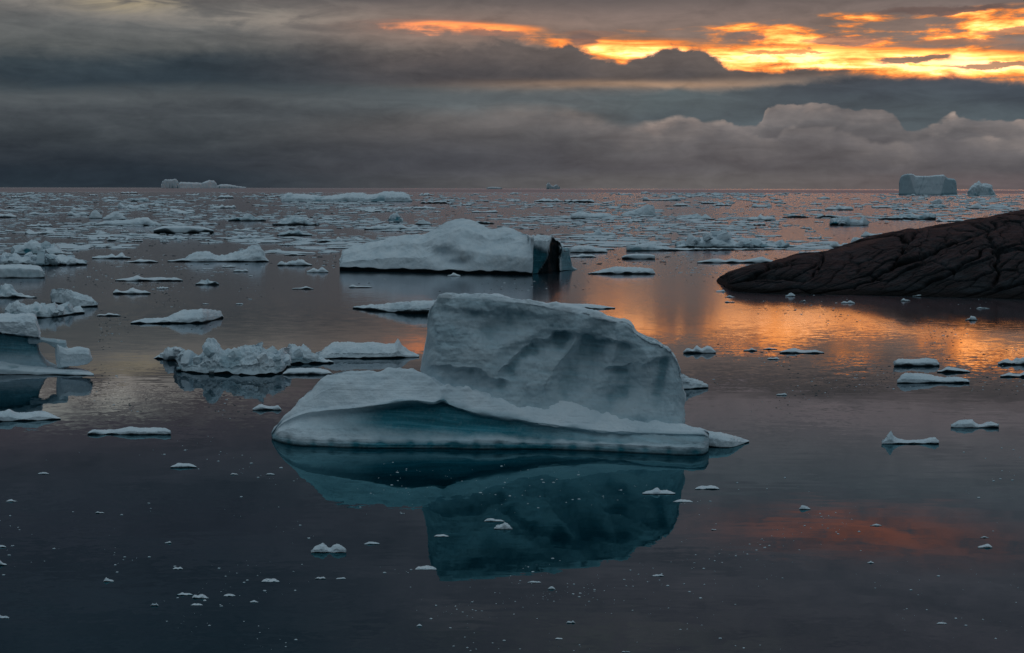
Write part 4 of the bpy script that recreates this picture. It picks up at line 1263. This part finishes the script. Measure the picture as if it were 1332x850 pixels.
for i, (x0, x1, wl, h, lab) in enumerate(CHIPS):
    if h <= 0:
        continue
    floe(wl, hump(x0, x1, wl, h * [1.0, .6, .8, .55][i % 4], 300 + i), lab, 'ice chip', 'ice_chip', CH, depth=[.45, .7, .55][i % 3], notch=[.5, .9, .3, .6][i % 4], edge=[.5, .75, .35][i % 3], rough=[1.0, 1.6, 1.3, .7, 1.8][i % 5], bare=[.1, .35, .15, .6][i % 4], seed=150 + i, nu=44, nv=34)
floe(719.5, [(405, 716), (409, 711), (414, 708.5), (420, 706.5), (425, 710), (429, 713), (433, 710), (438, 707), (444, 709), (450, 714)], 'double-humped chip of white ice left of the berg reflection', 'ice chip', 'ice_chip', CH, depth=.4, notch=.6, edge=.5, rough=1.0, bare=.1, seed=290, nu=70, nv=44)


# ------------------------------------------------------------------ pack ice toward the horizon: copies of a few floes, each its own object
def unit_floe(k):
    "a floe ten metres wide, in its own coordinates"
    r = random.Random(900 + k)
    Hk = [1.0, 1.6, .7, 2.4, 1.2, .8, 3.0, 1.4, .6, 2.0, 1.1, .9][k]
    n, mrows = 44, 30
    prof = [(-5, Hk * .3)] + [(-5 + 10 * (i + r.uniform(-.3, .3)) / 9, Hk * r.uniform(.35, 1.0)) for i in range(1, 9)] + [(5, Hk * .3)]
    xs = np.linspace(-5, 5, 26)
    rows = []
    dark = [.25, .2, .3, .15, .35, .12, .1, .25, .2, .3, .1, .2][k]
    for x in xs:
        s = x / 5
        d = 6.0 * max(.08, (1 - abs(s) ** 2.6) ** .6) * (1 + .4 * float(perlin(np.array([x * .5 + k * 3.3, k * 1.9, .7]))))
        o = 1.2 * float(perlin(np.array([x * .4 + k * 5.1, k * 2.9, 7.7])))
        H = max(.12, float(interp(x, prof)[0]))
        e = H * r.uniform(.4, .6)
        nh = min(dark, H * .55)
        f, b = -d / 2 + o, d / 2 + o
        rows.append([(x, f + .5, -.4, 0, 1), (x, f + .18, -.02, 0, 1), (x, f + .15, nh * .9, 0, 1), (x, f, nh * 1.1, .15, 0), (x, f + .1, max(e, nh * 1.2), .05, 0), (x, f + .3 * d, e + (H - e) * .7, 0, 0),
                     (x, f + .5 * d, H, 0, 0), (x, f + .75 * d, e + (H - e) * .5, 0, 0), (x, b, e, .05, 0), (x, b - .1, nh, 0, .8), (x, b - .2, -.05, 0, 1), (x, b - .6, -.4, 0, 1)])
    gr = resample(rows, xs, n, mrows, weights=[.5, .6, .5, 1, 1.5, 1.5, 1.2, 1.2, .8, .5, .5], soft=1)
    gr = close_ends(gr, .3, 3)
    nn = grid_normals(gr[..., :3])
    q = gr[..., :3] + k * 9.1
    gr[..., :3] += nn * (ramp01(gr[..., 2], 0, .3) * Hk * (.16 * fbm(q * .5, 3) + .14 * fbm(q * 1.2, 3, .5, True)))[..., None]
    return gr


UNITS = []
for k in range(12):
    g3 = unit_floe(k)
    me = grid_object('ice_floe', g3, M_ICE)
    UNITS.append(me)
used = set()


def free(x0, x1, y0, y1):
    for a, b, c, d in OCC:
        if x0 < b + 3 and x1 > a - 3 and y0 < d + 1.0 and y1 > c - 0.5:
            return False
    return True


BANDS = [  # y range, width range, height per width, how many, label, group
    (251.5, 262, 5, 22, .10, .26, 62, 'tiny floe of the far ice pack, low against the horizon', 'tiny floes of the pack ice near the horizon'),
    (262, 288, 9, 46, .10, .24, 78, 'small white floe of the dense ice pack in the far distance', 'small floes of the dense pack ice far out'),
    (288, 322, 8, 44, .09, .2, 44, 'low loose floe in the thinner ice of the middle distance', 'loose floes of the thinner ice in the middle distance'),
    (322, 400, 5, 20, .10, .2, 16, 'scattered small floe in the open grey water', 'scattered small floes in the open grey water'),
]
for (ya, yb, wa, wb, ha, hb, count, lab, grp) in BANDS:
    made = tries = 0
    r = random.Random(int(ya))
    while made < count and tries < 6000:
        tries += 1
        y = ya + (yb - ya) * r.random() ** 1.0
        x = r.uniform(-8, 1340)
        w = wa + (wb - wa) * r.random() ** 2.2
        h = w * r.uniform(ha, hb)
        if y > 322 and x > 560 or (y > 290 and x > 1060 + (322 - y)):
            continue
        if y > 300 and 740 < x < 1000 and r.random() < .6:
            continue
        if not free(x - w / 2, x + w / 2, y - h, y):
            continue
        OCC.append((x - w / 2 + w * .15, x + w / 2 - w * .15, y - h * .5, y))
        c = W(x, y)
        m = c.y / F_PX
        k = r.randrange(12)
        src = UNITS[k]
        if k in used:
            o = src.copy()
            COL.objects.link(o)
        else:
            used.add(k)
            o = src
        s = w * m / 10.0
        hz = h * m / max(.3, max(v.co.z for v in src.data.vertices))
        o.location = (c.x, c.y + s * 3, 0)
        o.scale = (s, s * r.uniform(.7, 1.5), hz)
        o.rotation_euler = (0, 0, r.choice([0, math.pi]) + r.uniform(-.5, .5))
        tag(o, lab, 'ice floe', grp)
        made += 1
for k, o in enumerate(UNITS):
    if k not in used:
        bpy.data.objects.remove(o)


# ------------------------------------------------------------------ brash: the uncountable crumbs of ice
def crumbs(name, label, items, mat, wet):
    vs, fs, wt_, n = [], [], [], 7
    r = np.random.default_rng(len(items))
    for x, y, wpx, hpx in items:
        c = W(x, y)
        m = c.y / F_PX
        ra = wpx * m / 2
        rb = ra * r.uniform(.45, .9)
        hz = max(hpx * m, .01)
        b = len(vs)
        ph = r.uniform(0, 6.28)
        for zz, sc in ((-.05, .95), (hz * .35, 1.0), (hz * .85, .7)):
            for i in range(n):
                t = ph + i * 2 * math.pi / n
                q = sc * r.uniform(.75, 1.15)
                vs.append((c.x + math.cos(t) * ra * q, c.y + math.sin(t) * rb * q, zz * r.uniform(.8, 1.2)))
                wt_.append(wet if zz > 0 else 1.0)
        vs.append((c.x + r.uniform(-.3, .3) * ra, c.y, hz))
        wt_.append(wet)
        for k in range(2):
            for i in range(n):
                j = (i + 1) % n
                fs.append((b + k * n + i, b + k * n + j, b + (k + 1) * n + j, b + (k + 1) * n + i))
        for i in range(n):
            fs.append((b + 2 * n + i, b + 2 * n + (i + 1) % n, b + 3 * n))
    o = mesh_object(name, vs, fs, mat, None, {'bare': np.full(len(vs), .1), 'wet': np.array(wt_)}, smooth=False)
    return tag(o, label, 'brash ice', None, 'stuff')


def scatter():
    r = np.random.default_rng(77)
    pale, dark = [], []
    # far slush
    k = 0
    while k < 5200:
        y = 250.8 + 62 * r.random() ** 1.5
        x = r.uniform(-20, 1350)
        cl = float(perlin(np.array([x * .012, y * .11, 2.2])))
        if cl < r.uniform(-.25, .25) or (y > 290 and x > 1080):
            continue
        w = r.uniform(1.5, 5 + (y - 248) * .22) * r.random() ** .5
        pale.append((x, y, w, max(.3, w * r.uniform(.04, .13))))
        k += 1
    k = 0
    while k < 2700:     # thin floes of the pack, too many to count
        y = 252 + 78 * r.random() ** 1.4
        x = r.uniform(-20, 1350)
        cl = float(perlin(np.array([x * .006, y * .09, 12.2]))) + .3 * float(perlin(np.array([x * .03, y * .3, 2.2])))
        if cl < r.uniform(-.12, .30) or (y > 285 and x > 1080):
            continue
        w = r.uniform(5, 12 + (y - 248) * .5) * r.random() ** .4
        pale.append((x, y, w, r.uniform(.6, 1.7) + w * .015))
        if r.random() < .3:
            dark.append((x + r.uniform(-.3, .3) * w, y + .25, w * r.uniform(.2, .6), r.uniform(.5, 1.1)))
        k += 1
    k = 0
    while k < 900:
        y = 300 + 60 * r.random()
        x = r.uniform(-20, 1000)
        if not free(x - 2, x + 2, y - 1, y):
            k += .2
            continue
        cl = float(perlin(np.array([x * .01, y * .08, 7.2])))
        if cl < r.uniform(-.2, .3):
            continue
        w = r.uniform(1.0, 8) * r.random()
        pale.append((x, y, w, max(.3, w * .1)))
        k += 1
    for k in range(900):
        y = 256 + 90 * r.random()
        x = r.uniform(-20, 1350)
        w = r.uniform(1.5, 9) * r.random() ** .7
        dark.append((x, y, w, max(.4, w * .12)))
    k = 0
    while k < 1500:
        y = 330 + 215 * r.random()
        x = r.uniform(-10, 1340)
        cl = float(perlin(np.array([x * .012, y * .03, 5.5]))) + .25 * float(perlin(np.array([x * .05, y * .2, 1.5])))
        if cl < r.uniform(.02, .35) or not free(x, x, y, y):
            continue
        w = r.uniform(.8, 4.5) * r.random() ** .8
        (dark if r.random() < .75 else pale).append((x, y, w, max(.35, w * .16)))
        k += 1
    # drifting crumbs over the foreground
    k = 0
    while k < 520:
        y = 560 + 288 * r.random()
        x = r.uniform(-5, 1335)
        cl = float(perlin(np.array([x * .008, y * .02, 9.5]))) + .3 * float(perlin(np.array([x * .03, y * .1, 3.5])))
        if cl < r.uniform(.02, .5):
            continue
        if not free(x, x, y, y):
            continue
        w = .7 + 4.2 * r.random() ** 3
        pale.append((x, y, w, max(.4, w * .22)))
        k += 1
    for k in range(150):   # a drift line of crumbs arcing under the reflection
        t = r.random()
        x = 560 + 560 * t + r.normal() * 8
        y = 800 - 135 * t ** 1.3 + r.normal() * 9
        w = .7 + 3.0 * r.random() ** 3
        pale.append((x, y, w, max(.4, w * .2)))
    crumbs('brash_ice', 'pale crumbs of brash ice strewn over the whole sea', pale, M_ICE, 0.0)
    crumbs('dark_brash_ice', 'dark wet crumbs of clear ice speckling the water', dark, M_ICE, .85)


scatter()


# ------------------------------------------------------------------ the dark rocks on the right
def rocks():
    st = [  # x, waterline y, ridge y, ridge depth behind the waterline
        (944, 375, 369, 4), (950, 378, 354, 8), (965, 380, 348, 12), (985, 381.5, 342.5, 16), (1010, 382.5, 337.5, 20), (1040, 383.5, 331, 26), (1058, 383.5, 326.5, 30),
        (1075, 383.5, 327, 31), (1095, 384, 325, 33), (1130, 384.5, 313, 38), (1160, 385, 303, 42), (1190, 386, 296.5, 46), (1220, 387, 295, 50), (1245, 387.5, 290, 54), (1265, 388, 284, 58), (1290, 388.5, 281, 62), (1332, 390, 274, 70), (1400, 394, 262, 80), (1520, 402, 246, 95), (1660, 412, 236, 105)]
    prof = []
    for x, wy, ry, dp in st:
        f = W(x, wy)
        r_ = P(x, ry, f.y + dp)
        row = [(f.x, f.y - .5, -1.5), (f.x, f.y, 0.0)]
        for q, hh in ((.06, .15), (.15, .30), (.3, .50), (.5, .70), (.7, .86), (.88, .965), (1.0, 1.0)):
            y = f.y + dp * q
            row.append((f.x * (1 - q) + r_.x * q, y, r_.z * hh))
        row += [(r_.x, r_.y + dp * .4 + 2, r_.z * .8), (r_.x, r_.y + dp * .9 + 6, r_.z * .3), (r_.x, r_.y + dp * 1.2 + 8, -1.5)]
        prof.append(row)
    nu, nv = 760, 300
    gr = resample(prof, [s[0] for s in st], nu, nv, weights=[.4, 1.2, 1.5, 2.4, 3, 3, 2.4, 1.6, 1.4, 1.2, .8], soft=2, softu=2)
    gr = close_ends(gr, .02, 3)
    n = -grid_normals(gr[..., :3])      # outward
    p = gr[..., :3]
    # slab blocks, long in the direction of the rock's grain
    a = math.radians(36)
    zz = p[..., 2] * 2.1 + p[..., 1] * .05
    u = p[..., 0] * math.cos(a) + zz * math.sin(a)
    w = -p[..., 0] * math.sin(a) + zz * math.cos(a)
    wu = u + 2.2 * fbm(p * .10, 3)
    ww = w + 1.0 * fbm(p * .13 + 7, 3)
    d = np.zeros(p.shape[:2])
    crack = np.zeros(p.shape[:2])
    for su, sw, amp, cw, sd in ((22.0, 4.6, 1.25, .035, 1.1), (9.0, 1.8, .44, .04, 4.7), (3.8, .7, .13, .06, 8.3)):
        hid, off, e = voro(np.stack([wu / su, ww / sw], -1), sd)
        h2 = np.modf(hid * 37.7)[0]
        h3 = np.modf(hid * 91.3)[0]
        tilt = off[..., 0] * (h2 - .5) * 1.1 - off[..., 1] * (h3 - .2) * .9
        d += amp * (tilt + .40 * (hid - .5) + .45 * (1 - np.exp(-e / .07)) - .35 * np.exp(-(e / cw) ** 2) - .55)
        crack = np.maximum(crack, np.exp(-(e / (cw * 1.5)) ** 2) * (1.0 if amp > 1 else (.7 if amp > .2 else .25)))
    crack = crack * ramp01(fbm(p * .15, 3), -.25, .3)
    d += .6 * fbm(p * .06, 3) + .10 * fbm(p * .7, 4) + .10 * fbm(np.stack([u * .12, w * 1.4, w * 0], -1), 3, .5, True)
    k = ramp01(p[..., 2], -.2, 3.2)
    row = np.linspace(0, 18.2, gr.shape[1])[None, :]
    k = k * (1 - .65 * np.exp(-((row - 14.0) / 1.6) ** 2))
    gr[..., :3] += n * (d * (.10 + .90 * k))[..., None]
    wet = ramp01(.9 - gr[..., 2], 0, .5)
    v = gr[..., :3].reshape(-1, 3)
    o = W(1150, 386)
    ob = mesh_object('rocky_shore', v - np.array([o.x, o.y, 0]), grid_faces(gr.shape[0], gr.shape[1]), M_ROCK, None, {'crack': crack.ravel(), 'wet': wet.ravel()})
    ob.location = (o.x, o.y, 0)
    tag(ob, kind='structure')


rocks()
